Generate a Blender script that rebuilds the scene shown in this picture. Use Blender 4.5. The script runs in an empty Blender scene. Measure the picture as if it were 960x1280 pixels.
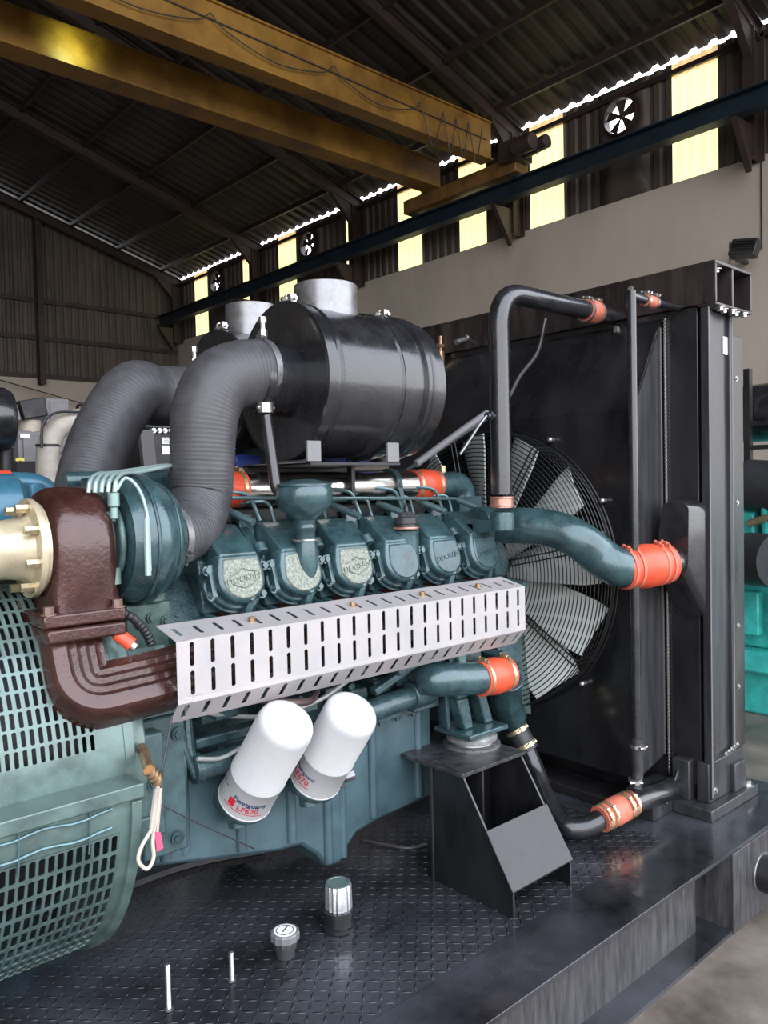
import bpy, bmesh, math, random
from mathutils import Vector, Matrix
random.seed(7)
C = bpy.context.scene.collection
V = Vector
pi = math.pi
# ------------------------------------------------------------------ camera
F_PX = 990.29
yaw, pitch, roll = math.radians(48.423), math.radians(-1.8935), math.radians(-1.26356)
FW = V((math.cos(yaw)*math.cos(pitch), math.sin(yaw)*math.cos(pitch), math.sin(pitch)))
R0 = V((math.sin(yaw), -math.cos(yaw), 0)); U0 = R0.cross(FW)
RT = R0*math.cos(roll)+U0*math.sin(roll); UP = -R0*math.sin(roll)+U0*math.cos(roll)
EYE = V((0, 0, 1.6))
def p(x, y, X=None, Y=None, Z=None, D=None):
    """measured point: where the sight line of a pixel meets a world plane"""
    v = FW+RT*((x-480)/F_PX)-UP*((y-640)/F_PX)
    t = D if D else (X/v.x if X is not None else Y/v.y if Y is not None else (Z-1.6)/v.z)
    return EYE+v*t
cam = bpy.data.cameras.new('camera'); co = bpy.data.objects.new('camera', cam); C.objects.link(co)
cam.sensor_fit = 'HORIZONTAL'; cam.sensor_width = 36; cam.lens = 36*F_PX/960; cam.clip_start = .05; cam.clip_end = 300
M = Matrix((RT, UP, -FW)).transposed().to_4x4(); M.translation = EYE; co.matrix_world = M
bpy.context.scene.camera = co
# ------------------------------------------------------------------ materials
def mat(name, col, rough=.5, metal=0., var=.0, scale=8., coat=0., bump=0., bscale=60., rvar=0., emit=None, es=1., stretch=None, col2=None, spec=.5):
    m = bpy.data.materials.new(name); m.use_nodes = True
    nt = m.node_tree; b = nt.nodes['Principled BSDF']; L = nt.links.new
    b.inputs['Base Color'].default_value = (*col, 1); b.inputs['Roughness'].default_value = rough
    b.inputs['Metallic'].default_value = metal; b.inputs['Coat Weight'].default_value = coat; b.inputs['Coat Roughness'].default_value = .12
    b.inputs['Specular IOR Level'].default_value = spec
    if emit: b.inputs['Emission Color'].default_value = (*emit, 1); b.inputs['Emission Strength'].default_value = es
    if var or rvar or bump or col2:
        g = nt.nodes.new('ShaderNodeNewGeometry'); mp = nt.nodes.new('ShaderNodeMapping'); L(g.outputs['Position'], mp.inputs[0])
        if stretch: mp.inputs['Scale'].default_value = stretch
        n = nt.nodes.new('ShaderNodeTexNoise'); n.inputs['Scale'].default_value = scale; n.inputs['Detail'].default_value = 6; n.inputs['Roughness'].default_value = .65
        L(mp.outputs[0], n.inputs[0])
        if var or col2:
            r = nt.nodes.new('ShaderNodeValToRGB'); L(n.outputs[0], r.inputs[0])
            r.color_ramp.elements[0].position = .35; r.color_ramp.elements[1].position = .68
            r.color_ramp.elements[0].color = (*[c*(1-var) for c in col], 1)
            r.color_ramp.elements[1].color = (*(col2 if col2 else [min(1, c*(1+var)) for c in col]), 1)
            L(r.outputs[0], b.inputs['Base Color'])
        if rvar:
            q = nt.nodes.new('ShaderNodeMapRange'); L(n.outputs[0], q.inputs[0]); q.inputs[1].default_value = .3; q.inputs[2].default_value = .7
            q.inputs[3].default_value = max(.03, rough-rvar); q.inputs[4].default_value = min(1, rough+rvar); L(q.outputs[0], b.inputs['Roughness'])
        if bump:
            n2 = nt.nodes.new('ShaderNodeTexNoise'); n2.inputs['Scale'].default_value = bscale; n2.inputs['Detail'].default_value = 3; L(mp.outputs[0], n2.inputs[0])
            bp = nt.nodes.new('ShaderNodeBump'); bp.inputs['Strength'].default_value = bump; bp.inputs['Distance'].default_value = .004
            L(n2.outputs[0], bp.inputs['Height']); L(bp.outputs[0], b.inputs['Normal'])
    return m
teal = mat('teal engine paint', (.040, .084, .092), .28, .25, var=.35, scale=14, coat=.55, bump=.22, bscale=120, rvar=.12)
teal2 = mat('teal cast paint', (.036, .074, .082), .32, .2, var=.4, scale=22, coat=.4, bump=.45, bscale=160, rvar=.12)
tealp = mat('teal pan paint', (.055, .098, .114), .42, .15, var=.2, scale=9, coat=.15, bump=.1, rvar=.12)
tealg = mat('pale teal generator paint', (.115, .172, .158), .33, .35, var=.3, scale=10, coat=.3, rvar=.15, bump=.08)
teal_sky = mat('speckled sky sheen teal paint', (.16, .20, .17), .42, .2, var=.5, scale=150, coat=.2, bump=.5, bscale=200, col2=(.30, .32, .25))  # teal with the sky's pale reflection put into the colour as cream speckle
blk = mat('wet black paint', (.012, .012, .0135), .30, 0, var=.5, scale=5, coat=.25, rvar=.14, bump=.12, bscale=70, stretch=(1, 1, .35))
blk2 = mat('glossy black paint', (.016, .016, .018), .27, 0, var=.4, scale=9, coat=.5, rvar=.1, bump=.12, bscale=90)
blkd = mat('dull black paint', (.014, .013, .014), .5, 0, var=.4, scale=7, rvar=.15)
blkr = mat('black steel tank with runs', (.017, .014, .015), .33, .1, var=.5, scale=4, coat=.25, rvar=.15, stretch=(3, 3, .5), col2=(.05, .035, .033))
greyp = mat('grey black column paint', (.040, .040, .043), .38, .2, var=.35, scale=6, coat=.15, rvar=.12, stretch=(4, 4, .4))
rail = mat('streaked black rail paint', (.038, .037, .039), .42, .1, var=.3, scale=9, coat=.1, rvar=.12, stretch=(5, 5, .6), col2=(.085, .083, .086))
rubber = mat('grey black rubber', (.060, .058, .062), .5, 0, var=.2, scale=20, rvar=.1)
rubberd = mat('black rubber', (.03, .03, .032), .45, 0, var=.2, scale=20)
brown = mat('brown cast iron paint', (.060, .022, .017), .27, .3, var=.35, scale=9, coat=.5, rvar=.12, bump=.35, bscale=110)
galv = mat('galvanised steel', (.40, .385, .38), .5, .2, var=.08, scale=7, rvar=.08, bump=.03, bscale=300, col2=(.45, .405, .405))
stub = mat('bare zinc coated steel', (.25, .25, .255), .35, .7, var=.25, scale=25, rvar=.12)
steel = mat('polished stainless steel', (.62, .58, .53), .22, 1., rvar=.05, var=.08, scale=10)
bolt = mat('zinc bolt', (.55, .53, .50), .3, .9)
brass = mat('tarnished brass', (.42, .28, .16), .35, .8, var=.3, scale=60)
gold = mat('yellow zinc clamp', (.62, .52, .33), .33, .8, var=.3, scale=80)
orange = mat('orange silicone rubber', (.72, .085, .035), .42, 0, var=.12, scale=30, coat=.1)
orange2 = mat('dusty orange silicone', (.60, .16, .10), .55, 0, var=.2, scale=30)
cream = mat('cream heat paint', (.55, .47, .32), .36, .3, var=.2, scale=8, coat=.3, rvar=.1)
white = mat('white enamel', (.56, .555, .55), .4, 0, coat=.2, var=.03, scale=40)
bladem = mat('pale grey plastic blade', (.60, .63, .59), .45, 0, var=.06, scale=12)
wirem = mat('black wire', (.010, .010, .010), .4, 0)
wired = mat('pale sleeve', (.35, .36, .34), .4, .3)
copper = mat('copper coloured clamp', (.55, .27, .20), .35, .6)
chrome = mat('chromed plastic', (.60, .61, .62), .2, .8)
dkpl = mat('dark plastic', (.035, .035, .037), .35, 0)
redp = mat('red plastic', (.6, .03, .04), .4); bluep = mat('blue plastic', (.02, .05, .30), .35)
paper = mat('paper label', (.85, .85, .83), .6)
inkr = mat('red ink', (.65, .02, .04), .5); inkb = mat('navy ink', (.02, .05, .12), .5); inkk = mat('black ink', (.02, .02, .02), .5)
pinkt = mat('pink tag', (.8, .08, .16), .5)
bluee = mat('light blue engine paint', (.05, .17, .25), .35, .15, coat=.3, var=.2, scale=12)
turq = mat('turquoise engine paint', (.05, .48, .43), .4, 0, coat=.2, var=.2, scale=12)
cab = mat('grey cabinet', (.17, .165, .17), .5, 0, var=.1, scale=5)
lag = mat('beige pipe lagging', (.42, .37, .31), .5, 0, var=.15, scale=12, bump=.2, bscale=40)
yel = mat('yellow crane paint', (.24, .112, .018), .5, 0, var=.45, scale=1.3, rvar=.1, col2=(.32, .165, .022))
yeld = mat('dirty yellow crane paint', (.17, .085, .025), .5, 0, var=.4, scale=3)
bluest = mat('dark blue steel', (.010, .022, .034), .45, .1, var=.3, scale=2)
brst = mat('brown primed steel', (.036, .021, .018), .55, 0, var=.3, scale=2)
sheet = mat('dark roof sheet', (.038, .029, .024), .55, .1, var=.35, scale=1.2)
sheetw = mat('brown wall sheet', (.10, .080, .066), .55, .1, var=.35, scale=1.0, stretch=(1, 1, .3))
plas = mat('beige plaster', (.47, .405, .34), .85, 0, var=.10, scale=.8, stretch=(1, 1, .35), bump=.05)
conc = mat('stained concrete', (.15, .118, .095), .5, 0, var=.4, scale=2.5, rvar=.2, bump=.3, bscale=30, col2=(.26, .215, .175))
skyl = mat('daylit translucent sheet', (.8, .75, .45), .6, emit=(1., .92, .44), es=1.22)
skyt = mat('daylit amber sheet', (.8, .6, .35), .6, emit=(1., .66, .30), es=.8)
def plate_mat(name, flat=False):
    m = mat(name, (.020, .020, .024), .23, 0, var=.5, scale=2.2, coat=.4, rvar=.17, col2=(.06, .062, .072))
    nt = m.node_tree; L = nt.links.new; b = nt.nodes['Principled BSDF']
    g = nt.nodes.new('ShaderNodeNewGeometry'); s = nt.nodes.new('ShaderNodeSeparateXYZ'); L(g.outputs['Position'], s.inputs[0])
    def mt(op, a, bb=None, c=None):
        n = nt.nodes.new('ShaderNodeMath'); n.operation = op
        for i, q in enumerate((a, bb, c)):
            if q is None: continue
            if isinstance(q, (int, float)): n.inputs[i].default_value = q
            else: L(q, n.inputs[i])
        return n.outputs[0]
    u = mt('DIVIDE', s.outputs[0], .031); v = mt('DIVIDE', s.outputs[1], .031)
    fu, fv = mt('FLOOR', u), mt('FLOOR', v); du = mt('SUBTRACT', mt('SUBTRACT', u, fu), .5); dv = mt('SUBTRACT', mt('SUBTRACT', v, fv), .5)
    par = mt('ABSOLUTE', mt('MODULO', mt('ADD', fu, fv), 2.)); sg = mt('SUBTRACT', mt('MULTIPLY', par, 2.), 1.)
    dvs = mt('MULTIPLY', dv, sg)
    a = mt('MULTIPLY', mt('ADD', du, dvs), .7071/.46); c = mt('MULTIPLY', mt('SUBTRACT', du, dvs), .7071/.13)
    h = mt('MAXIMUM', mt('SUBTRACT', 1., mt('ADD', mt('MULTIPLY', a, a), mt('MULTIPLY', c, c))), 0.)
    n2 = nt.nodes.new('ShaderNodeTexNoise'); n2.inputs['Scale'].default_value = 25; L(g.outputs['Position'], n2.inputs[0])
    hh = mt('ADD', mt('MULTIPLY', h, 0. if flat else 1.), mt('MULTIPLY', n2.outputs[0], .25 if flat else .12))
    bp = nt.nodes.new('ShaderNodeBump'); bp.inputs['Strength'].default_value = .9; bp.inputs['Distance'].default_value = .007; L(hh, bp.inputs['Height'])
    L(bp.outputs[0], b.inputs['Normal'])
    return m
chq = plate_mat('wet black chequer plate'); smooth_pl = plate_mat('wet black smooth plate', True)
# ------------------------------------------------------------------ mesh helpers
ORG = {}
def frame(a, up=None):
    a = a.normalized(); u = up if up is not None else (V((0, 0, 1)) if abs(a.z) < .9 else V((1, 0, 0)))
    s = a.cross(u).normalized(); return s, s.cross(a).normalized()
class G:
    def __init__(s): s.bm = bmesh.new(); s.bl = []
    def box(s, lo, hi):
        lo, hi = V(lo), V(hi)
        vs = [s.bm.verts.new((x, y, z)) for x in (lo.x, hi.x) for y in (lo.y, hi.y) for z in (lo.z, hi.z)]
        for f in ((0, 1, 3, 2), (4, 6, 7, 5), (0, 4, 5, 1), (2, 3, 7, 6), (0, 2, 6, 4), (1, 5, 7, 3)): s.bm.faces.new([vs[i] for i in f])
        return s
    def obox(s, c, ax, ay, sx, sy, sz):
        ax = V(ax).normalized(); ay = V(ay); ay = (ay-ax*ay.dot(ax)).normalized(); az = ax.cross(ay); c = V(c)
        vs = [s.bm.verts.new(c+ax*(i*sx/2)+ay*(j*sy/2)+az*(k*sz/2)) for i in (-1, 1) for j in (-1, 1) for k in (-1, 1)]
        for f in ((0, 1, 3, 2), (4, 6, 7, 5), (0, 4, 5, 1), (2, 3, 7, 6), (0, 2, 6, 4), (1, 5, 7, 3)): s.bm.faces.new([vs[i] for i in f])
        return s
    def loft(s, rings, caps=True, closed=False):
        R = [[s.bm.verts.new(q) for q in r] for r in rings]; n = len(R[0])
        for i in range(len(R)-(0 if closed else 1)):
            a, b = R[i], R[(i+1) % len(R)]
            for j in range(n): s.bm.faces.new((a[j], a[(j+1) % n], b[(j+1) % n], b[j]))
        if caps and not closed: s.bm.faces.new(R[0][::-1]); s.bm.faces.new(R[-1])
        return s
    def cyl(s, a, b, r, r2=None, n=24):
        a, b = V(a), V(b); u, w = frame(b-a); r2 = r if r2 is None else r2
        return s.loft([[q+(u*math.cos(t*2*pi/n)+w*math.sin(t*2*pi/n))*rr for t in range(n)] for q, rr in ((a, r), (b, r2))])
    def ringtube(s, a, b, ro, ri, n=32):
        a, b = V(a), V(b); u, w = frame(b-a)
        return s.loft([[q+(u*math.cos(t*2*pi/n)+w*math.sin(t*2*pi/n))*rr for t in range(n)] for q, rr in ((a, ri), (a, ro), (b, ro), (b, ri))], closed=True)
    def lathe(s, o, ax, prof, n=32, caps=True):
        o, ax = V(o), V(ax).normalized(); u, w = frame(ax)
        return s.loft([[o+ax*h+(u*math.cos(t*2*pi/n)+w*math.sin(t*2*pi/n))*r for t in range(n)] for h, r in prof], caps)
    def sweep(s, path, sec, up=None, scale=None, caps=True):
        path = [V(q) for q in path]; u, w = frame(path[1]-path[0], up); rings = []; n = len(path)
        for i, q in enumerate(path):
            t = (path[min(i+1, n-1)]-path[max(i-1, 0)]).normalized()
            u = (u-t*u.dot(t)).normalized(); w = u.cross(t).normalized(); k = scale[i] if scale else 1
            rings.append([q+u*(a*k)+w*(b*k) for a, b in sec])
        return s.loft(rings, caps)
    def tube(s, path, r, n=14, caps=True):
        sc = r if isinstance(r, (list, tuple)) else [r]*len(path)
        return s.sweep(path, [(math.cos(t*2*pi/n), math.sin(t*2*pi/n)) for t in range(n)], scale=list(sc), caps=caps)
    def torus(s, c, ax, R, r, n=48, m=6):
        c, ax = V(c), V(ax).normalized(); u, w = frame(ax)
        return s.loft([[c+(u*math.cos(t)+w*math.sin(t))*(R+r*math.cos(q*2*pi/m))+ax*(r*math.sin(q*2*pi/m)) for q in range(m)] for t in [k*2*pi/n for k in range(n)]], closed=True)
    def prism(s, poly, vec):
        vec = V(vec); return s.loft([[V(q) for q in poly], [V(q)+vec for q in poly]])
    def hull(s, pts):
        b = bmesh.new()
        for q in pts: b.verts.new(q)
        r = bmesh.ops.convex_hull(b, input=b.verts)
        bmesh.ops.delete(b, geom=list({e for e in r['geom_interior']+r['geom_unused'] if isinstance(e, bmesh.types.BMVert)}), context='VERTS')
        me = bpy.data.meshes.new('t'); b.to_mesh(me); s.bm.from_mesh(me); bpy.data.meshes.remove(me); b.free(); return s
    def ball(s, c, r, sc=(1, 1, 1), n=16):
        mtx = Matrix.Translation(V(c)) @ Matrix.Diagonal((r*sc[0], r*sc[1], r*sc[2], 1))
        bmesh.ops.create_uvsphere(s.bm, u_segments=n, v_segments=max(6, n//2), radius=1, matrix=mtx); return s
    def build(s, name, m, parent=None, loc=None, bevel=0, solid=0, ang=35, weld=False):
        bm = s.bm; first = None
        for q, ax, r, h in s.bl:            # every bolt is a part of its own
            b = G(); b.cyl(q-ax*.002, q+ax*h, r, n=6); b.cyl(q-ax*.002, q+ax*.0015, r*1.5, n=12); first = b.build('bolt', m, parent)
        if not bm.verts: bm.free(); return first
        if weld: bmesh.ops.remove_doubles(bm, verts=bm.verts, dist=1e-5)
        bmesh.ops.recalc_face_normals(bm, faces=bm.faces)
        if parent is not None: o = ORG[parent.name].copy()
        elif loc is not None: o = V(loc)
        else:
            xs = [v.co for v in bm.verts]
            o = V(((min(c.x for c in xs)+max(c.x for c in xs))/2, (min(c.y for c in xs)+max(c.y for c in xs))/2, min(c.z for c in xs)))
        for v in bm.verts: v.co -= o
        me = bpy.data.meshes.new(name); bm.to_mesh(me); bm.free()
        me.polygons.foreach_set('use_smooth', [ang > 0]*len(me.polygons))
        if ang > 0: me.set_sharp_from_angle(angle=math.radians(ang))
        me.materials.append(m); ob = bpy.data.objects.new(name, me); C.objects.link(ob)
        if parent is not None: ob.parent = parent
        else: ob.location = o
        ORG[ob.name] = o
        if solid: md = ob.modifiers.new('Solidify', 'SOLIDIFY'); md.thickness = solid; md.offset = 0
        if bevel: md = ob.modifiers.new('Bevel', 'BEVEL'); md.width = bevel; md.segments = 2; md.limit_method = 'ANGLE'; md.angle_limit = math.radians(40)
        return ob
def tag(o, label=None, cat=None, group=None, kind=None):
    if label: o['label'] = label
    if cat: o['category'] = cat
    if group: o['group'] = group
    if kind: o['kind'] = kind
    return o
def thing(name, loc, label, cat, group=None):
    o = bpy.data.objects.new(name, None); o.empty_display_size = .05; C.objects.link(o); o.location = loc; ORG[o.name] = V(loc)
    return tag(o, label, cat, group)
def struct(o): o['kind'] = 'structure'; return o
def dup(root, d, label=None, parent=None):
    """copy a thing with its parts and sub-parts, moved by d"""
    r = root.copy(); C.objects.link(r)
    if parent is None: r.location = root.location+V(d); ORG[r.name] = ORG[root.name]+V(d)
    else: r.parent = parent; ORG[r.name] = ORG.get(root.name, V((0, 0, 0)))
    if label: r['label'] = label
    for ch in list(root.children): dup(ch, (0, 0, 0), None, r)
    return r
def fillet(pts, r, n=8):
    pts = [V(q) for q in pts]; out = [pts[0]]
    for i in range(1, len(pts)-1):
        a, b, c = pts[i-1], pts[i], pts[i+1]; rr = r[i-1] if isinstance(r, (list, tuple)) else r
        d1, d2 = (a-b), (c-b); l = min(rr, d1.length*.49, d2.length*.49); s, e = b+d1.normalized()*l, b+d2.normalized()*l
        for k in range(n+1): t = k/n; out.append(s*(1-t)**2+b*(2*t*(1-t))+e*t*t)
    out.append(pts[-1]); return out
def crom(pts, n=8):
    P = [V(q) for q in pts]; P = [P[0]*2-P[1]]+P+[P[-1]*2-P[-2]]; out = []
    for i in range(1, len(P)-2):
        a, b, c, d = P[i-1:i+3]
        for k in range(n):
            t = k/n; out.append(.5*((2*b)+(c-a)*t+(2*a-5*b+4*c-d)*t*t+(3*b-a-3*c+d)*t**3))
    out.append(P[-2]); return out
def resample(path, step):
    L = [0]
    for a, b in zip(path, path[1:]): L.append(L[-1]+(b-a).length)
    n = max(2, int(L[-1]/step)); out = []; j = 0
    for k in range(n+1):
        s = L[-1]*k/n
        while j < len(L)-2 and L[j+1] < s: j += 1
        t = (s-L[j])/max(1e-9, L[j+1]-L[j]); out.append(path[j].lerp(path[j+1], min(1, t)))
    return out
def bolts(g, pts, ax, r=.007, h=.006):
    ax = V(ax).normalized()
    for q in pts: g.bl.append((V(q), ax, r, h))
def text(name, s, size, fn, m, parent, ext=.0004, thick=False):
    """lettering laid onto a surface: fn(u, v, h) -> world point"""
    cu = bpy.data.curves.new('t', 'FONT'); cu.body = s; cu.size = size; cu.align_x = 'CENTER'; cu.align_y = 'CENTER'; cu.extrude = ext; cu.resolution_u = 3
    if thick: cu.offset = size*.012
    o = bpy.data.objects.new('t', cu); C.objects.link(o); bpy.context.view_layer.update()
    me = bpy.data.meshes.new_from_object(o.evaluated_get(bpy.context.evaluated_depsgraph_get())); bpy.data.objects.remove(o); bpy.data.curves.remove(cu)
    bm = bmesh.new(); bm.from_mesh(me); bpy.data.meshes.remove(me)
    for v in bm.verts: v.co = fn(v.co.x, v.co.y, v.co.z)
    g = G(); g.bm.free(); g.bm = bm
    return g.build(name, m, parent, loc=None)
def slots(g, fn, u0, u1, nu, v0, v1, nv, fw=.45, fh=.78):
    """slotted sheet on the surface fn(u, v)"""
    du, dv = (u1-u0)/nu, (v1-v0)/nv
    for i in range(nu):
        for j in range(nv):
            a, b = u0+i*du, v0+j*dv; cu, cv = a+du/2, b+dv/2; hw, hh = du*fw/2, dv*fh/2; c = hw*.6 if hw/du < hh/dv*99 else hw*.6
            k = hh*.0+min(hh*.5, abs(hw/ du*dv*.0)+hh*.12)
            o = [(a, b), (a+du, b), (a+du, b+dv), (a, b+dv)]
            inn = [(cu-c*.4, cv-hh), (cu+c*.4, cv-hh), (cu+hw, cv-hh+k), (cu+hw, cv+hh-k), (cu+c*.4, cv+hh), (cu-c*.4, cv+hh), (cu-hw, cv+hh-k), (cu-hw, cv-hh+k)]
            O = [g.bm.verts.new(fn(*q)) for q in o]; I = [g.bm.verts.new(fn(*q)) for q in inn]
            for f in ((O[0], O[1], I[1], I[0]), (O[1], I[2], I[1]), (O[1], O[2], I[3], I[2]), (O[2], I[4], I[3]), (O[2], O[3], I[5], I[4]), (O[3], I[6], I[5]), (O[3], O[0], I[7], I[6]), (O[0], I[0], I[7])):
                g.bm.faces.new(f)
def holed(g, lo, hi, c, r, fn, n=64):
    """rectangle lo..hi with a round hole, mapped by fn(u, v)"""
    I, O = [], []
    for k in range(n):
        t = 2*pi*(k+.5)/n; x, y = math.cos(t), math.sin(t)
        I.append(g.bm.verts.new(fn(c[0]+x*r, c[1]+y*r)))
        m_ = min(((hi[0]-c[0]) if x > 0 else (c[0]-lo[0]))/max(abs(x), 1e-9), ((hi[1]-c[1]) if y > 0 else (c[1]-lo[1]))/max(abs(y), 1e-9))
        O.append((c[0]+x*m_, c[1]+y*m_))
    for cx_, cy_ in ((lo[0], lo[1]), (lo[0], hi[1]), (hi[0], lo[1]), (hi[0], hi[1])):
        k = min(range(n), key=lambda i: (O[i][0]-cx_)**2+(O[i][1]-cy_)**2); O[k] = (cx_, cy_)
    O = [g.bm.verts.new(fn(*q)) for q in O]
    for k in range(n): g.bm.faces.new((I[k], I[(k+1) % n], O[(k+1) % n], O[k]))
def clamp(a, d, r, parent, m=None, screw=(0, 0, 1), w=.012):
    """band clamp round a hose at a, axis d; its screw is a sub-part"""
    a, d = V(a), V(d).normalized(); m = m or gold
    g = G(); g.ringtube(a-d*w/2, a+d*w/2, r+.003, r-.002); o = g.build('hose_clamp', m, parent)
    s = V(screw); s = (s-d*s.dot(d)).normalized(); t = s.cross(d); q = a+s*(r+.007)
    g = G(); g.cyl(q-t*.020, q+t*.020, .005, n=8); g.obox(q, t, d, .016, w*1.1, .012); g.cyl(q+t*.020, q+t*.026, .007, n=6); g.build('clamp_screw', m, o)
    return o
def coupling(a, b, r, label, m=None, nclamp=2, cm=None, screw=(0, 0, 1), mid=None, bulge=.1, group=None):
    a, b = V(a), V(b); m = m or orange
    path = resample(crom([a, mid, b] if mid is not None else [a, a.lerp(b, .5), b], 10), .004); n = len(path)
    rad = [r*(1.06+bulge*math.sin(pi*min(1, max(0, (i/(n-1)-.2)/.6)))) for i in range(n)]
    g = G(); g.tube(path, rad, 32); o = tag(g.build('silicone_hose', m, loc=a), label, 'hose', group)
    for f in ((.12, .88) if nclamp == 2 else (.08, .24, .76, .92)):
        i = int(f*(n-1)); clamp(path[i], path[min(i+1, n-1)]-path[max(i-1, 0)], rad[i], o, cm, screw)
    return o
# ------------------------------------------------------------------ the hall
XW, YE, YO = 13.44, 25.96, -3.5
RX = .297
def roofz(x): return 9.05+RX*(XW-abs(x))
def corr(g, fn, a, b, pitch=.25, depth=.045):
    """ribbed sheet: fn(s, d) -> (lower, upper) points along the run"""
    n = max(1, round((b-a)/pitch)); w = (b-a)/n; pts = []
    for i in range(n):
        for f, d in ((0, 0), (.45, 0), (.6, 1), (.85, 1)): pts.append((a+(i+f)*w, d*depth))
    pts.append((b, 0)); rows = [[g.bm.verts.new(q) for q in fn(s, d)] for s, d in pts]
    for r, t in zip(rows, rows[1:]):
        for k in range(len(r)-1): g.bm.faces.new((r[k], t[k], t[k+1], r[k+1]))
g = G(); g.box((-45, -45, -.1), (45, 45, 0)); struct(g.build('floor', conc))
g = G(); g.box((XW, YO, 0), (XW+.25, YE+.25, 6.87)); struct(g.build('wall_right', plas))
g = G(); g.box((-XW, YE, 0), (XW, YE+.25, 5.28)); struct(g.build('wall_back', plas))
g = G(); g.box((-XW-.25, YO, 0), (-XW, YE+.25, 6.87)); struct(g.build('wall_left', plas))
g = G(); corr(g, lambda s, d: [(-XW-d, s, 6.87), (-XW-d, s, 9.0)], YO, YE); struct(g.build('wall_left_upper', sheetw, ang=10))
g = G()
corr(g, lambda s, d: [(s, YE+d, 5.28), (s, YE+d, roofz(s)-.12)], -XW, XW); struct(g.build('wall_back_upper', sheetw, ang=10))
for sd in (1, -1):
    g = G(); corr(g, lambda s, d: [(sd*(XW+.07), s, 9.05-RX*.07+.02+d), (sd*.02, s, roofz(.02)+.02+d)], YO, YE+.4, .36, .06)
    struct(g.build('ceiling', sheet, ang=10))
wins = [(6.38, 7.21), (9.53, 10.37), (11.57, 12.37), (13.59, 14.42), (15.82, 16.44), (18.72, 19.60), (20.76, 21.58), (23.82, 24.69)]
fans = [8.205, 18.04-.36, 23.1-.28]
fans = [8.205, 18.041, 23.122]
cuts = sorted([(a, b) for a, b in wins]+[(f-.5, f+.5) for f in fans]); cur = YO; ZB, ZT = 6.87, 8.975
for a, b in cuts+[(YE, YE)]:
    if a > cur+.02: g = G(); corr(g, lambda s, d: [(XW+.02+d, s, ZB), (XW+.02+d, s, ZT)], cur, a); struct(g.build('wall_right_upper', sheetw, ang=10))
    cur = b
for i, (a, b) in enumerate(wins):
    g = G(); corr(g, lambda s, d: [(XW+.02+d, s, ZB), (XW+.02+d, s, 8.72)], a, b, .2); w = struct(g.build('window_%d' % (i+1), skyl, ang=10))
    g = G(); corr(g, lambda s, d: [(XW+.02+d, s, 8.72), (XW+.02+d, s, ZT)], a, b, .2); g.build('amber_strip', skyt, w, ang=10)
for f in fans:
    g = G(); holed(g, (f-.5, ZB), (f+.5, ZT), (f, 8.4), .33, lambda u, v: (XW+.02, u, v)); struct(g.build('wall_right_upper', sheetw, solid=.01))
    t = thing('exhaust_fan', (XW-.02, f, 8.4), {0: 'round exhaust fan high on the side wall, nearest one with large blades', 1: 'middle of the three round exhaust fans in the side wall', 2: 'farthest small round exhaust fan in the side wall near the corner'}[fans.index(f)], 'fan', None)
    g = G(); g.ringtube((XW-.1, f, 8.4), (XW+.1, f, 8.4), .345, .32); g.build('fan_ring', brst, t)
    g = G(); g.cyl((XW-.04, f, 8.4), (XW+.05, f, 8.4), .05); g.build('hub', brst, t)
    for k in range(5):
        th = k*2*pi/5+.3; rd = V((0, math.cos(th), math.sin(th))); tg = V((0, -math.sin(th), math.cos(th))); o = V((XW, f, 8.4)); ax = V((1, 0, 0))
        g = G(); g.loft([[o+rd*r+tg*(w*.5)+ax*.02, o+rd*r-tg*(w*.5)-ax*.02, o+rd*r-tg*(w*.5)-ax*.03, o+rd*r+tg*(w*.5)+ax*.01] for r, w in ((.04, .05), (.18, .14), (.30, .20))]); g.build('blade', brst, t)
def ibeam(g, a, b, w, h, tf=.02, tw=.012, up=None):
    a, b = V(a), V(b); u, v = frame(b-a, up)
    pts = [(-w/2, h/2), (w/2, h/2), (w/2, h/2-tf), (tw/2, h/2-tf), (tw/2, -h/2+tf), (w/2, -h/2+tf), (w/2, -h/2), (-w/2, -h/2), (-w/2, -h/2+tf), (-tw/2, -h/2+tf), (-tw/2, h/2-tf), (-w/2, h/2-tf)]
    g.loft([[q+u*x+v*y for x, y in pts] for q in (a, b)])
bays = [.6, 5.68, 10.58, 15.75, 20.48, 25.6]
for y in bays:
    g = G(); ibeam(g, (XW-.22, y, 6.75), (XW-.22, y, roofz(XW)-.25), .2, .36, up=V((1, 0, 0))); struct(g.build('trim_column', brst, bevel=0))
    for sd in (1, -1):
        g = G(); ibeam(g, (sd*(XW-.05), y, roofz(XW)-.24), (0, y, roofz(0)-.24), .16, .28); struct(g.build('trim_rafter', brst))
    g = G(); g.prism([(XW-.4, y-.06, roofz(XW)-.3), (XW-.4, y-.06, roofz(XW)-.75), (XW-1.1, y-.06, roofz(XW-1.1)-.36)], (0, .12, 0)); struct(g.build('trim_haunch', brst))
for k in range(9):
    for sd in (1, -1):
        x = .5+k*1.52; z = roofz(x)-.09
        g = G(); g.box((sd*x-.03, YO, z-.08), (sd*x+.03, YE, z+.06)); struct(g.build('trim_purlin', brst))
for z in (8.74,): g = G(); g.box((XW-.06, YO, z), (XW+.0, YE, z+.09)); struct(g.build('trim_girt', brst))
for py in (370, 418, 467):
    z = p(0, py, Y=YE).z; g = G(); g.box((-XW, YE-.1, z-.07), (XW-.1, YE-.01, z+.07)); struct(g.build('trim_girt', brst))
x = p(47, 400, Y=YE).x
for xx in (x, x-6.2, x-12.4): g = G(); ibeam(g, (xx, YE-.2, 5.0), (xx, YE-.2, roofz(xx)-.2), .18, .3, up=V((0, 1, 0))); struct(g.build('trim_column', brst))
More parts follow.
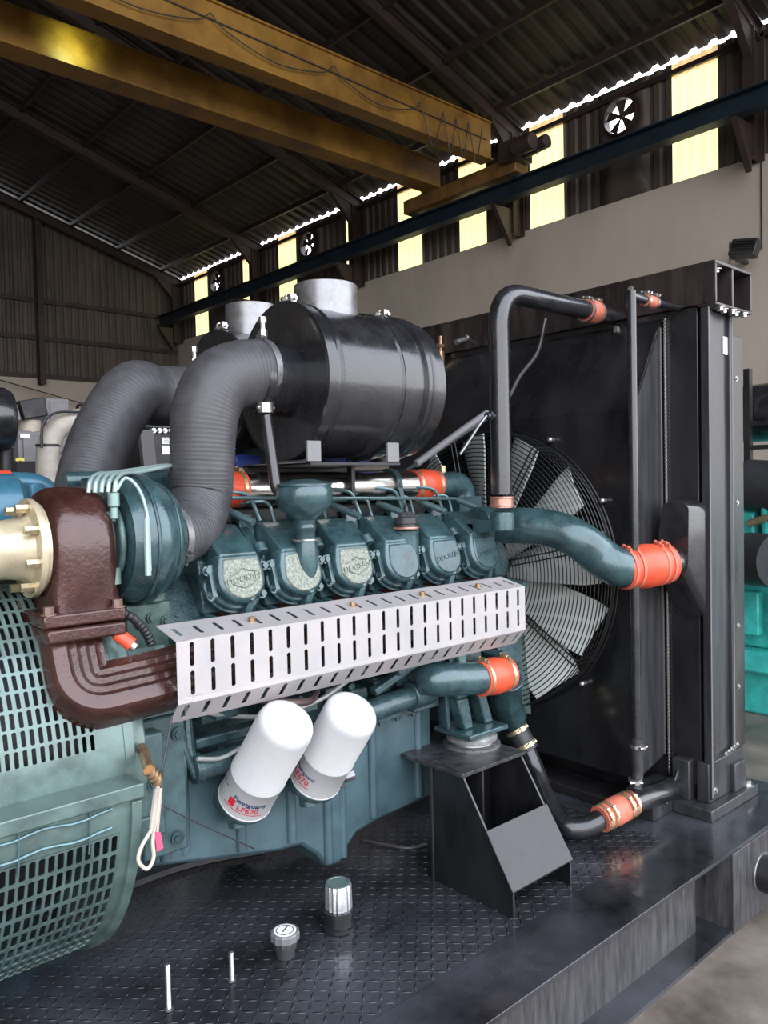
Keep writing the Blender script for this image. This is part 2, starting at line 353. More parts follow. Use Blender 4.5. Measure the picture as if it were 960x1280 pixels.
# crane runway along the side wall
g = G(); ibeam(g, (12.6, YO+.2, 7.42), (12.6, YE-.3, 7.42), .26, .34, .03, .02); rw = tag(g.build('runway_beam', bluest), 'long dark blue steel crane runway beam along the side wall', 'beam')
for y in bays[1:]:
    g = G(); g.prism([(12.5, y-.05, 7.24), (XW-.41, y-.05, 7.24), (XW-.41, y-.05, 6.5)], (0, .1, 0))
    b = g.build('bracket', brst, rw)
g = G(); g.box((12.57, YO+.2, 7.59), (12.63, YE-.3, 7.64)); g.build('crane_rail', bolt, rw)
# yellow bridge crane
cr = thing('bridge_crane', (0, 11.4, 7.6), 'yellow double girder overhead bridge crane spanning under the roof', 'crane')
for y, z0, z1, w in ((12.15, 7.95, 8.52, .34), (10.66, 8.08, 8.84, .22)):
    g = G(); g.box((-12.3, y-w/2, z0+.03), (12.45, y+w/2, z1-.03)); g.box((-12.3, y-w/2-.05, z1-.03), (12.45, y+w/2+.05, z1)); g.box((-12.3, y-w/2-.05, z0), (12.45, y+w/2+.05, z0+.03))
    gd = g.build('girder', yel, cr)
    g = G(); g.box((-12.3, y-.03, z1), (12.4, y+.03, z1+.05)); g.build('trolley_rail', brst, gd)
g = G(); g.box((12.4, 9.9, 7.68), (12.8, 13.1, 7.98)); g.build('end_carriage', yeld, cr, bevel=.02)
for y in (10.05, 12.95): g = G(); g.cyl((12.5, y, 7.76), (12.7, y, 7.76), .13); g.build('wheel', brst, cr)
g = G(); g.box((12.25, 9.75, 7.85), (12.75, 10.2, 8.25)); g.cyl((12.2, 9.75, 8.0), (12.2, 9.3, 8.0), .16); g.cyl((12.5, 9.9, 8.0), (12.5, 9.2, 8.05), .13); g.build('travel_motor', brst, cr, bevel=.02)
g = G(); g.box((-12, 10.95, 8.40), (12.2, 11.0, 8.45)); g.box((-12, 11.15, 8.30), (12.2, 11.19, 8.34)); g.build('cable_track', brst, cr)
xs = [3.6, 6.1, 8.4, 10.4, 11.0, 11.35, 11.7, 12.1]
g = G(); g.tube([V((xs[0]-2, 10.53, 8.62)), V((12.3, 10.53, 8.45))], .012, 6)
for a, b in zip([1.4]+xs, xs):
    sag = .25 if b-a > 1 else .6
    g.tube(crom([(a, 10.47, 8.6), (a+(b-a)*.12, 10.47, 8.42), ((a+b)/2, 10.47, 8.5-sag), (b-(b-a)*.12, 10.47, 8.4), (b, 10.47, 8.6)], 6), .010, 6)
g.build('festoon_cable', rubberd, cr)
# floodlight on the plaster wall with its conduit
q = p(931, 311, X=12.85)
t = thing('floodlight', q, 'black tilted floodlight on the plaster wall above the radiator top', 'lamp')
g = G(); g.obox(q, (0, 1, .18), (1, 0, -.3), .42, .18, .28); g.build('housing', dkpl, t, bevel=.015)
g = G()
for k in range(6): g.obox(q+V((-.10, -.02, -.10+k*.04)), (0, 1, .18), (1, 0, -.3), .36, .02, .012)
g.build('cooling_fins', blkd, t)
g = G(); g.obox(q+V((.05, .23, -.02)), (0, 0, 1), (1, 0, 0), .34, .16, .03); g.build('bracket', bolt, t); g = G(); g.box((q.x+.05, q.y+.20, q.z-.10), (XW+.01, q.y+.26, q.z-.04)); g.build('wall_arm', dkpl, t)
g = G(); g.tube([V((13.43, q.y-.02, 6.85)), V((13.43, q.y-.02, q.z+.1)), V((13.3, q.y, q.z+.05)), V((12.95, q.y, q.z))], .014, 6); tag(g.build('conduit', dkpl), 'thin black power cable running down the plaster wall to the floodlight', 'cable')
a, b = p(0, 475, Y=YE-.4), p(130, 512, Y=YE-.4)
g = G(); g.tube([V((-4, YE-.4, 5.7)), a, b, V((13.0, YE-.4, 4.3))], .018, 6); tag(g.build('guy_wire', dkpl), 'thin dark cable sloping down across the back plaster wall', 'cable')
# ------------------------------------------------------------------ sets standing behind on the left
def pp(x, y, Y): return p(x, y, Y=Y)
# neighbouring light blue engine
Y2 = 4.6
t = thing('neighbour_engine', (1.2, 4.9, .0), 'light blue diesel engine standing behind at the far left', 'engine')
g = G(); g.box((-.3, 4.7, .35), (2.2, 5.4, 1.42)); g.box((-.5, 4.2, .0), (2.4, 6.0, .3)); g.build('engine_block', bluee, t, bevel=.03)
g = G(); g.tube(fillet([pp(-60, 603, Y2), pp(62, 606, Y2), pp(64, 660, Y2+.05)], .2), .066, 20); g.build('coolant_elbow', bluee, t)
g = G(); a = pp(7, 604, Y2); b = pp(2, 604, Y2); g.cyl(a+V((.02, 0, 0)), b-V((.02, 0, 0)), .072); hh = g.build('hose_sleeve', orange, t)
g = G(); a = pp(3, 640, 4.4); g.lathe(a, (1, 0, 0), [(-.12, .1), (-.1, .17), (0, .2), (.05, .2), (.1, .15), (.12, .08)]); g.build('turbo_housing', bluee, t)
g = G(); a = pp(42, 632, 4.45); g.cyl(a-V((0, 0, .12)), a+V((0, 0, .12)), .055); g.build('valve', bluee, t, bevel=.01)
t = thing('neighbour_air_cleaner', pp(2, 600, 4.8), 'black air cleaner drum above the light blue engine at the left edge', 'air cleaner')
a = pp(-20, 524, 4.7); g = G(); g.lathe(a, (1, 0, 0), [(-.3, .12), (-.28, .18), (0, .18), (.10, .178), (.13, .16), (.14, .1)]); g.build('drum', blk2, t)
g = G(); g.cyl(pp(8, 560, 4.7), pp(8, 600, 4.7), .035); g.build('pipe', blkd, t)
# grey control cabinets
for (x0, x1, y0, y1, Yc, lab) in ((22, 78, 538, 615, 7.5, 'grey control cabinet with a yellow warning sticker behind the blue pipe'), (57, 86, 497, 620, 9.2, 'tall grey cabinet standing behind the bent beige pipe')):
    a, b = pp(x0, y0, Yc), pp(x1, y0, Yc); t = thing('control_cabinet', (a.x, Yc+.3, 0), lab, 'cabinet')
    g = G(); g.box((a.x, Yc, .0), (b.x, Yc+.6, a.z)); cb = g.build('body', cab, t, bevel=.01)
    g = G(); g.box((a.x+.04, Yc-.02, .3), (b.x-.04, Yc, a.z-.05)); dd = g.build('door', cab, t, bevel=.005)
    if x0 == 22:
        c = pp(25, 578, Yc-.02); g = G(); g.obox(c+V((0, -.004, 0)), (1, 0, 0), (0, 1, 0), .075, .004, .075); st = tag(g.build('sticker', mat('yellow sticker', (.75, .62, .10), .5), dd), 'square yellow warning sticker')
        g = G(); c = c+V((0, -.008, 0)); g.prism([c+V((-.022, 0, -.018)), c+V((.022, 0, -.018)), c+V((0, 0, .022))], (0, .002, 0)); g.build('warning_triangle', inkk, st)
        c = pp(31, 545, Yc-.02); g = G(); g.obox(c+V((0, -.004, 0)), (1, 0, 0), (0, 1, 0), .08, .004, .04); g.build('label_plate', paper, dd)
    g = G(); g.cyl((b.x-.09, Yc-.05, 1.5), (b.x-.09, Yc-.01, 1.5), .02, n=12); g.build('lock', bolt, dd)
a = pp(36, 512, 7.6); t = thing('outdoor_switch_box', a, 'dark slanted junction boxes on top of the grey cabinet at left', 'box')
g = G(); g.obox(a, (1, 0, .22), (0, 1, 0), .22, .3, .17); g.build('housing', blkd, t, bevel=.01)
g = G(); g.obox(a+V((-.2, -.05, -.06)), (1, 0, .22), (0, 1, 0), .12, .3, .14); g.build('vent_box', cab, t, bevel=.01)
g = G(); g.cyl(a+V((0, 0, -.26)), a+V((0, 0, -.1)), .1); g.cyl(a+V((-.25, 0, -.28)), a+V((-.25, 0, -.14)), .1); g.build('foot', lag, t)
# beige lagged exhaust bend
Yp = 5.6
g = G(); path = fillet([pp(58, 680, Yp), pp(60, 525, Yp), pp(190, 521, Yp)], .25); g.tube(path, .075, 20)
t = tag(g.build('exhaust_pipe', lag), 'bent beige lagged exhaust pipe behind the grey duct', 'pipe')
for q in (pp(60, 557, Yp),): g = G(); g.ringtube(q-V((0, 0, .008)), q+V((0, 0, .008)), .08, .07); g.build('strap', blkd, t)
q = pp(100, 519, Yp); g = G(); g.ringtube(q-V((.008, 0, 0)), q+V((.008, 0, 0)), .08, .07); g.build('strap', blkd, t)
g = G(); g.tube(crom([pp(52, 560, Yp-.09), pp(54, 530, Yp-.09), pp(70, 516, Yp-.09), pp(100, 515, Yp-.09)], 6), .01, 6); g.build('wire', rubberd, t)
a = pp(102, 530, Yp-.1); g = G(); g.tube([a, a+V((.0, 0, -.12))], .018, 8); g.box(a+V((-.03, -.02, -.2)), a+V((.03, .02, -.12))); tag(g.build('hook', dkpl), 'small black sensor hanging under the beige exhaust pipe', 'sensor')
a = pp(90, 575, 6.2); g = G(); g.hull([a+V(q) for q in ((-.35, 0, -.15), (-.28, 0, -.02), (.25, 0, .15), (.5, 0, .12), (.5, 0, -.15), (-.35, .5, -.15), (.25, .5, .15), (.5, .5, .1), (.5, .5, -.15))]); tag(g.build('sloping_cover', mat('sand coloured cover', (.28, .25, .22), .6), bevel=.02), 'sloping sand coloured sheet cover under the beige pipe', 'cover')
a = pp(80, 592, 5.9); g = G(); g.box((a.x-.25, 6.15, .0), (a.x+.3, 6.5, a.z+.1)); tag(g.build('neighbour_generator', blkd), 'dark generator set part showing between the blue elbow and the duct', 'generator')
# black radiator of another set with two paper labels
Yr = 5.3; a, b = pp(176, 535, Yr), pp(300, 535, Yr)
t = thing('neighbour_radiator', ((a.x+b.x)/2, Yr+.3, 0), 'black radiator of the set behind with two white paper labels', 'radiator')
g = G(); g.box((pp(186, 535, Yr).x, Yr, .0), (b.x+1.0, Yr+.9, pp(200, 533, Yr).z)); rb = g.build('core_case', blkd, t, bevel=.01)
g = G(); g.box((pp(184, 535, Yr).x, Yr-.03, pp(200, 535, Yr).z), (b.x+1.0, Yr+.9, pp(200, 520, Yr).z)); g.build('top_tank', cab, t, bevel=.01)
x0, x1 = pp(171, 535, Yr).x, pp(187, 535, Yr).x
g = G(); g.loft([[V((x0, Yr-.05, pp(171, 538, Yr).z)), V((x1, Yr-.05, pp(186, 538, Yr).z)), V((x1, Yr, pp(186, 538, Yr).z)), V((x0, Yr, pp(171, 538, Yr).z))], [V((x0+.1, Yr-.05, .9)), V((x1+.1, Yr-.05, .9)), V((x1+.1, Yr, .9)), V((x0+.1, Yr, .9))]]); g.build('side_flange', mat('dark grey frame', (.08, .075, .078), .5), t)
g = G(); bolts(g, [pp(190+i*7, 535, Yr)+V((0, -.03, -.02)) for i in range(4)], (0, -1, 0), .012, .012); g.build('tank_bolts', bolt, t)
for (px, py, w, h) in ((208, 551, .075, .045), (208.5, 562.5, .08, .062)):
    c = pp(px, py, Yr)+V((0, -.004, 0)); g = G(); g.obox(c, (1, 0, 0), (0, 1, 0), w, .003, h); lb = g.build('label', paper, rb)
g = G()
for k in range(3): g.obox(pp(208, 549+k*2, Yr)+V((0, -.007, 0)), (1, 0, 0), (0, 1, 0), .05, .001, .004)
g.build('printed_lines', inkk, lb)
# turquoise engine beyond the radiator on the right
t = thing('turquoise_engine', (6.2, 2.6, 0), 'turquoise diesel engine partly hidden behind the radiator at the right edge', 'engine')
def r_(x, y, X=5.4): return p(x, y, X=X)
X3 = 5.4
y0 = p(935, 700, X=X3).y
g = G(); g.box((X3, y0-2.0, .45), (X3+1.5, y0+.6, 1.12)); g.build('engine_block', turq, t, bevel=.02)
g = G(); g.box((X3+.1, y0-2.0, 1.12), (X3+1.4, y0+.6, 1.62)); g.build('cylinder_head', turq, t, bevel=.04)
g = G(); g.box((X3-.12, y0-2., .3), (X3+1.7, y0+.6, .45)); g.box((X3-.02, y0-1.9, .0), (X3+1.7, y0+.6, .3)); g.build('sump', turq, t, bevel=.02)
for k in range(7):
    y = y0+.3-k*.3; g = G(); g.hull([V((X3-.14+a, y+b, 1.2+c)) for a, b, c in ((0, -.1, 0), (0, .1, 0), (0, -.1, .16), (0, .1, .16), (.25, -.11, .36), (.25, .11, .36), (.25, -.11, -.05), (.25, .11, -.05))]); g.build('valve_cover', turq, t, bevel=.015)
    g = G(); g.tube(crom([(X3+.1, y, 1.6), (X3-.1, y+.05, 1.72), (X3-.2, y+.1, 1.5), (X3-.1, y+.14, 1.2)], 6), .022, 8); g.build('fuel_pipe', turq, t)
    g = G(); g.box((X3-.1, y-.11, .55), (X3, y+.11, .84)); g.build('inspection_door', turq, t, bevel=.01)
    g = G(); g.cyl((X3-.15, y, 1.02), (X3, y, 1.02), .09); g.build('plug', turq, t, bevel=.01)
g = G(); g.cyl((X3-.2, y0-2, 1.0), (X3-.2, y0+.4, 1.0), .035); g.build('oil_rail', dkpl, t)
a = p(952, 700, X=X3-.3); g = G(); g.cyl(a-V((.02, .1, 0)), a+V((.05, .1, 0)), .17, n=28); g.build('pulley', rubberd, t)
a = p(957, 608, X=X3-.1); g = G(); g.lathe(a, (0, 1, .1), [(-.2, .01), (-.2, .17), (.12, .17), (.16, .1)]); g.build('air_intake', rubberd, t)
a = p(950, 650, X=X3-.2); g = G(); g.tube(crom([p(935, 655, X=X3-.2), a, p(980, 640, X=X3-.2)], 6), .025, 8); g.build('hose', gold, t)
t = thing('turquoise_set_air_cleaner', p(952, 520, X=X3), 'dark drum and rails above the turquoise engine', 'air cleaner')
a = p(965, 515, X=X3+.2); g = G(); g.lathe(a, (0, 1, 0), [(-.5, .2), (.3, .2), (.33, .17), (.34, .05)]); g.build('drum', blk2, t)
a = p(942, 555, X=X3); g = G()
for k in range(3): g.box((X3-.05, a.y-1, a.z-.2+k*.16), (X3-.02, a.y+.02, a.z-.17+k*.16))
g.box((X3-.06, a.y, 1.66), (X3-.01, a.y+.04, a.z+.5)); g.build('rail', blkd, t)
# ------------------------------------------------------------------ light
w = bpy.data.worlds.new('World'); bpy.context.scene.world = w; w.use_nodes = True
nt = w.node_tree; bg = nt.nodes['Background']
tc = nt.nodes.new('ShaderNodeTexCoord'); sp = nt.nodes.new('ShaderNodeSeparateXYZ'); rp = nt.nodes.new('ShaderNodeValToRGB')
nt.links.new(tc.outputs['Generated'], sp.inputs[0]); nt.links.new(sp.outputs[2], rp.inputs[0]); nt.links.new(rp.outputs[0], bg.inputs[0])
rp.color_ramp.elements[0].color = (.86, .87, .90, 1); rp.color_ramp.elements[1].color = (.78, .85, 1., 1); rp.color_ramp.elements[1].position = .8
bg.inputs[1].default_value = 5.4
def area(name, loc, tgt, sx, sy, power, col=(1, 1, 1), portal=False):
    l = bpy.data.lights.new(name, 'AREA'); l.shape = 'RECTANGLE'; l.size = sx; l.size_y = sy; l.energy = power; l.color = col
    o = bpy.data.objects.new(name, l); C.objects.link(o); o.location = loc
    o.rotation_euler = (V(tgt)-V(loc)).to_track_quat('-Z', 'Y').to_euler()
    if portal: l.cycles.is_portal = True
    return o
area('door_daylight', (0, YO-.5, 6.2), (0, 5, 6.2), 26.8, 13, 1, portal=True)
l = bpy.data.lights.new('high_bay_lamp', 'SPOT'); l.energy = 34; l.color = (.75, 1, .40); l.shadow_soft_size = .12; l.spot_size = 2.2; l.spot_blend = 1
o = bpy.data.objects.new('high_bay_lamp', l); C.objects.link(o); q = p(90, 66, Y=12.0); o.location = q+V((-.05, -.42, -.05)); o.rotation_euler = V((.1, 1, .1)).to_track_quat('-Z', 'Y').to_euler()
s = bpy.context.scene
s.view_settings.view_transform = 'Standard'; s.view_settings.look = 'None'; s.view_settings.exposure = 0; s.view_settings.gamma = 1; s.view_settings.use_curve_mapping = False
YC = 2.31
# ------------------------------------------------------------------ skid base
sk = thing('skid_base', (1.0, 2.3, 0), 'black steel skid base with wet chequer plate deck carrying the generator set', 'base frame')
XE = 3.42
g = G(); g.box((-1.6, 1.44, .285), (2.62, 3.3, .298)); g.build('chequer_deck', chq, sk)
g = G(); g.box((-1.6, 1.25, .285), (XE, 1.45, .300)); g.box((2.62, 1.44, .285), (XE, 3.3, .299)); g.build('deck_edge_plate', smooth_pl, sk, bevel=.002)
g = G(); g.box((-1.6, 1.335, .012), (2.60, 1.35, .285)); g.build('rail_web', rail, sk)
g = G(); g.box((-1.6, 1.25, 0), (2.70, 1.47, .014)); g.build('rail_bottom_flange', smooth_pl, sk)
g = G(); g.box((2.70, 1.247, .0), (XE, 1.262, .285)); g.build('end_plate', rail, sk, bevel=.002)
g = G(); g.box((2.70, 1.26, .0), (2.712, 1.7, .285)); g.box((XE-.012, 1.26, 0), (XE, 3.3, .285)); g.box((-1.6, 3.28, 0), (XE, 3.3, .285)); g.build('cross_plate', rail, sk)
g = G(); a = V((2.94, 1.25, .14)); g.ringtube(a+V((0, -.12, 0)), a+V((0, .1, 0)), .068, .058, 32); g.build('lifting_tube', blk2, sk)
g = G(); g.torus(a+V((0, -.002, 0)), (0, 1, 0), .070, .004, 32, 6); g.build('weld_bead', stub, sk)
g = G(); c = p(910, 1122, Y=1.30); g.loft([[c+V(q) for q in ((-.02, 0, .055), (.012, .004, .04), (.03, 0, .0), (.022, .01, -.05), (-.012, 0, -.045), (-.01, .008, 0))], [c+V(q)+V((.002, .004, 0)) for q in ((-.02, 0, .055), (.012, .004, .04), (.03, 0, .0), (.022, .01, -.05), (-.012, 0, -.045), (-.01, .008, 0))]])
tag(g.build('torn_paper', paper), 'torn scrap of white paper stuck in the skid side opening', 'paper')
c = p(895, 1086, Z=.302)
# ------------------------------------------------------------------ fuel fittings on the deck
q = p(424, 1158, Z=.3)
t = thing('filler_cap', q, 'tall ribbed chrome filler cap on a black neck on the deck', 'cap')
g = G(); g.lathe(q, (0, 0, 1), [(0, .052), (.012, .052), (.014, .046), (.045, .046), (.047, .050), (.058, .050), (.06, .04)]); g.build('neck', blk2, t)
def ribbed(g, o, r0, r1, h0, h1, n=18):
    g.loft([[V(o)+V((0, 0, h))+V((math.cos(k*pi/n), math.sin(k*pi/n), 0))*(r*(1 if k % 2 else .93)) for k in range(2*n)] for h, r in ((h0, r0), (h1, r1), (h1+.004, r1*.93))])
g = G(); ribbed(g, q, .041, .039, .06, .128, 18); cp = g.build('cap_body', chrome, t)
g = G(); g.lathe(q+V((0, 0, .130)), (0, 0, 1), [(0, .036), (.004, .036), (.005, .03), (.003, .028), (.003, .001)]); g.build('cap_top', tealg, cp)
q = p(357, 1194, Z=.3)
t = thing('fuel_gauge', q, 'short round fuel level gauge with a white dial on the deck', 'gauge')
g = G(); g.lathe(q, (0, 0, 1), [(0, .027), (.02, .027), (.021, .031), (.03, .031)]); ribbed(g, q, .034, .034, .03, .052, 14); g.build('collar', dkpl, t)
g = G(); ribbed(g, q, .040, .041, .048, .066, 12); g.build('bezel', mat('mid grey plastic', (.16, .16, .165), .3), t)
g = G(); g.cyl(q+V((0, 0, .064)), q+V((0, 0, .0715)), .031); d = g.build('dial', paper, t)
g = G(); g.obox(q+V((.003, .003, .0725)), (1, .6, 0), (0, 1, 0), .03, .003, .001); g.build('needle', inkk, d)
g = G(); g.torus(q+V((0, 0, .072)), (0, 0, 1), .024, .0012, 32, 4); g.build('scale_ring', inkk, d)
for (px, py, ty, lab) in ((211, 1262, 1204, 'long threaded steel stud sticking up nearest the deck corner'), (290, 1226, 1189, 'shorter threaded steel stud standing behind the long stud')):
    q = p(px, py, Z=.3); h = (p(px, ty, D=(q-EYE).dot(FW))-q).length
    path = [q+V((0, 0, h*k/60)) for k in range(61)]
    g = G(); g.tube(path, [.0075 if k % 2 else .0060 for k in range(61)], 12); s_ = tag(g.build('threaded_stud', bolt), lab, 'bolt')
    g = G(); g.cyl(q, q+V((0, 0, .004)), .011); g.build('weld_collar', stub, s_)
# ------------------------------------------------------------------ alternator
t = thing('alternator', (.3, YC, .3), 'pale teal alternator with perforated covers at the left edge', 'generator')
RA, ZA = .505, .93
def ring(R, x, a): return V((x, YC-R*math.cos(a), ZA+R*math.sin(a)))
g = G(); g.cyl((-.6, YC, ZA), (.68, YC, ZA), .44, n=48); g.cyl((.55, YC, ZA), (.69, YC, ZA), .2); g.build('stator_core', blkd, t)
D2 = math.radians
g = G(); slots(g, lambda u, v: ring(RA, u, v), .20, .70, 27, D2(8), D2(60), 11, .52, .86)
slots(g, lambda u, v: ring(RA, u, v), .20, .70, 14, D2(62), D2(120), 14, .75, .8)
g.build('upper_perforated_cover', tealg, t, solid=.004, weld=True, ang=0)
def arc_band(g, R, x0, x1, a0, a1, th=.006, n=24):
    g.loft([[ring(R-th, x0, a), ring(R, x0, a), ring(R, x1, a), ring(R-th, x1, a)] for a in [a0+(a1-a0)*k/n for k in range(n+1)]])
g = G(); arc_band(g, RA+.001, .70, .785, D2(-10), D2(46)); arc_band(g, RA+.001, -.6, .71, D2(-2), D2(8)); arc_band(g, RA+.001, -.6, .71, D2(60), D2(62)); arc_band(g, RA+.001, -.6, .2, D2(8), D2(60))
arc_band(g, RA+.004, .765, .788, D2(-60), D2(46), .03); g.build('cover_frame', tealg, t)
g = G(); arc_band(g, .592, -.6, .772, D2(-3.2), D2(.2), .095, 6); g.build('ledge', tealg, t, bevel=.004)
RG = .572
g = G(); slots(g, lambda u, v: ring(RG, u, v), .32, .72, 20, D2(-60), D2(-11), 10, .68, .86); g.build('lower_perforated_guard', tealg, t, solid=.004, weld=True, ang=0)
g = G(); arc_band(g, RG+.001, .72, .765, D2(-82), D2(-3)); arc_band(g, RG+.001, -.6, .73, D2(-11), D2(-2.5)); arc_band(g, RG+.001, -.6, .73, D2(-84), D2(-60)); arc_band(g, RG+.001, .285, .325, D2(-60), D2(-11)); arc_band(g, RG+.001, -.6, .0, D2(-60), D2(-11))
arc_band(g, RG+.012, .745, .77, D2(-84), D2(-4), .03); arc_band(g, RG+.008, .29, .31, D2(-82), D2(-4), .02)
g.build('guard_frame', tealg, t, bevel=.002)
g = G()
for a, amp in ((D2(-4.8), .004), (D2(-9.2), .006)):
    g.tube([ring(RG+.006, -.5+k*.03+.0, a+D2(.45)*math.sin(k*1.3)) for k in range(41)], .0032, 6)
for x in (.10, .36, .50, .65): g.tube([ring(RG+.007, x, D2(-3.5)-D2(1)*k) for k in range(11)], .0022, 6)
g.build('tie_wire', mat('pale teal wire', (.12, .2, .21), .35, .4), t)
# flywheel housing
t2 = thing('flywheel_housing', (.88, YC, .4), 'teal flywheel housing between the alternator and the engine block', 'housing')
g = G(); g.cyl((.79, YC, ZA-.03), (.835, YC, ZA-.03), .48, n=64); g.cyl((.835, YC, ZA-.03), (.97, YC, ZA-.03), .42, n=64); g.build('bell', tealg, t2, bevel=.006)
g = G(); g.box((.80, 1.84, .74), (.88, 2.1, 1.0)); g.box((.84, 1.89, .66), (.965, 2.1, 1.02)); g.box((.80, 1.83, .735), (.86, 2.0, .80)); g.build('side_plate', mat('mid teal housing', (.055, .10, .105), .4, .15, var=.3, scale=20, coat=.2), t2, bevel=.006)
g = G(); bolts(g, [(.90, 1.88, .96), (.94, 1.88, .97), (.845, 1.83, .88), (.845, 1.83, .76), (.93, 1.88, .70)], (0, -1, 0), .012, .008); g.build('bolt_heads', teal2, t2)
# ------------------------------------------------------------------ engine
e = thing('diesel_engine', (1.6, YC, .4), 'dark teal twelve cylinder diesel engine filling the middle of the set', 'engine')
g = G(); g.box((.96, 2.07, .80), (2.30, 2.55, 1.22)); g.hull([(x, y, z) for x in (.98, 2.34) for y, z in ((1.98, 1.20), (2.10, 1.36), (2.27, 1.14), (2.1, 1.05))]); g.hull([(x, 2*YC-y, z) for x in (.98, 2.34) for y, z in ((1.98, 1.20), (2.10, 1.36), (2.27, 1.14), (2.1, 1.05))])
blkk = g.build('crankcase', teal2, e, bevel=.008)
prof = [(.90, .60), (1.10, .555), (1.30, .512), (1.38, .505), (1.44, .455), (1.475, .402), (1.535, .398), (1.56, .44), (1.60, .475), (1.70, .49), (1.95, .50), (1.95, .84), (.90, .84)]
g = G(); g.prism([(x, 1.97, z) for x, z in prof], (0, .64, 0)); pan = g.build('oil_pan', tealp, e, bevel=.012)
for x, zb in ((.965, .60), (1.17, .55), (1.345, .52), (1.51, .41), (1.67, .50), (1.88, .51)):
    g = G()
    for dx in (-.028, .028) if x in (1.51, .965) else (0,):
        g.cyl((x+dx, 1.972, zb+.01), (x+dx, 1.972, .82), .017, n=16)
    if x in (1.51, .965): g.box((x-.028, 1.962, zb+.01), (x+.028, 1.975, .82))
    g.build('pan_rib', tealp, pan, bevel=0)
g = G(); g.box((.90, 1.945, .825), (1.95, 2.0, .85)); bolts(g, [(.95+.075*k, 1.955, .822) for k in range(13)], (0, 0, -1), .009, .012); g.build('pan_flange', teal2, pan)
g = G(); bolts(g, [(.985+.09*k, 1.94, 1.13+(k % 2)*.03) for k in range(14)], (0, -1, 0), .011, .012); bolts(g, [(1.0+.1*k, 1.945, .87) for k in range(13)], (0, -1, 0), .010, .010); g.build('bolt_heads', teal2, blkk)
# lower side castings, pipes, brackets on the crankcase
g = G(); g.cyl((1.0, 1.90, .86), (1.22, 1.90, .86), .032, n=20); g.cyl((.985, 1.90, .86), (1.01, 1.90, .86), .04, n=20); g.build('oil_gallery_pipe', teal2, blkk, bevel=.003)
g = G(); g.box((1.02, 1.90, .97), (1.13, 2.08, 1.05)); g.box((1.04, 1.86, .985), (1.11, 1.90, 1.035)); g.box((1.01, 1.92, .90), (1.22, 1.97, .93)); g.build('sensor_block', teal2, blkk, bevel=.006)
g = G(); g.tube(fillet([(.985, 1.93, 1.05), (.985, 1.91, .90), (1.0, 1.90, .86)], .05), .016, 10); g.tube(fillet([(.965, 1.92, 1.06), (.955, 1.90, .95), (.99, 1.89, .84)], .05), .010, 10); g.build('drain_pipe', teal2, blkk); g = G(); g.tube(crom([(1.02, 1.86, 1.07), (1.1, 1.80, 1.05), (1.2, 1.78, 1.02), (1.3, 1.80, 1.0), (1.4, 1.9, .99)], 6), .011, 8); g.build('sleeved_cable', mat('brown sleeve', (.09, .06, .055), .35), blkk)
g = G(); g.cyl((1.56, 1.90, .885), (1.80, 1.90, .90), .036, n=20); g.cyl((1.78, 1.90, .90), (1.88, 1.9, .905), .045, n=20); g.box((1.80, 1.90, .84), (1.92, 2.0, .98)); g.build('oil_cooler_pipe', teal2, blkk, bevel=.005)
g = G(); g.obox((1.70, 1.88, .985), (1, 0, .35), (0, 1, 0), .20, .03, .024); g.obox((1.74, 1.86, 1.02), (1, 0, .18), (0, 1, 0), .12, .04, .03); g.cyl((1.50, 1.91, 1.0), (1.66, 1.91, 1.03), .014, n=12); g.obox((1.62, 1.92, 1.035), (.3, 0, 1), (0, 1, 0), .06, .03, .03); g.build('linkage_bracket', teal2, blkk, bevel=.004)
g = G()
for k in range(9): g.obox((1.30+k*.1, 2.01, .93+.012*(k % 3)), (1, 0, .05), (0, 1, 0), .07, .14, .05); g.cyl((1.28+k*.1, 1.95, .96), (1.28+k*.1, 2.09, .96), .014, n=10)
g.build('crankcase_lugs', teal2, blkk, bevel=.005)
g = G(); g.tube(crom([(1.0, 1.86, 1.02), (1.1, 1.87, .985), (1.25, 1.88, .955), (1.4, 1.89, .965), (1.52, 1.9, 1.0)], 6), .007, 8); g.tube(crom([(.98, 1.86, .90), (1.05, 1.86, .885), (1.12, 1.86, .90)], 5), .006, 8); g.build('wiring_loom', wired, blkk)
# timing cover and front parts
g = G(); g.box((2.26, 2.0, .70), (2.40, 2.62, 1.30)); g.hull([(x, y, z) for x in (2.31, 2.39) for y, z in ((2.02, 1.30), (1.97, 1.24), (1.97, 1.32), (2.15, 1.36), (2.12, 1.46), (2.03, 1.43))]); g.build('timing_cover', teal2, e, bevel=.01)
g = G(); g.cyl((2.40, YC, 1.22), (2.48, YC, 1.22), .10, n=32); g.cyl((2.4, YC, .92), (2.46, YC, .92), .16, n=32); g.cyl((2.4, 2.1, .98), (2.45, 2.1, .98), .07, n=24); g.build('fan_pulley', rubberd, e)
a = p(590, 650, Y=2.08)
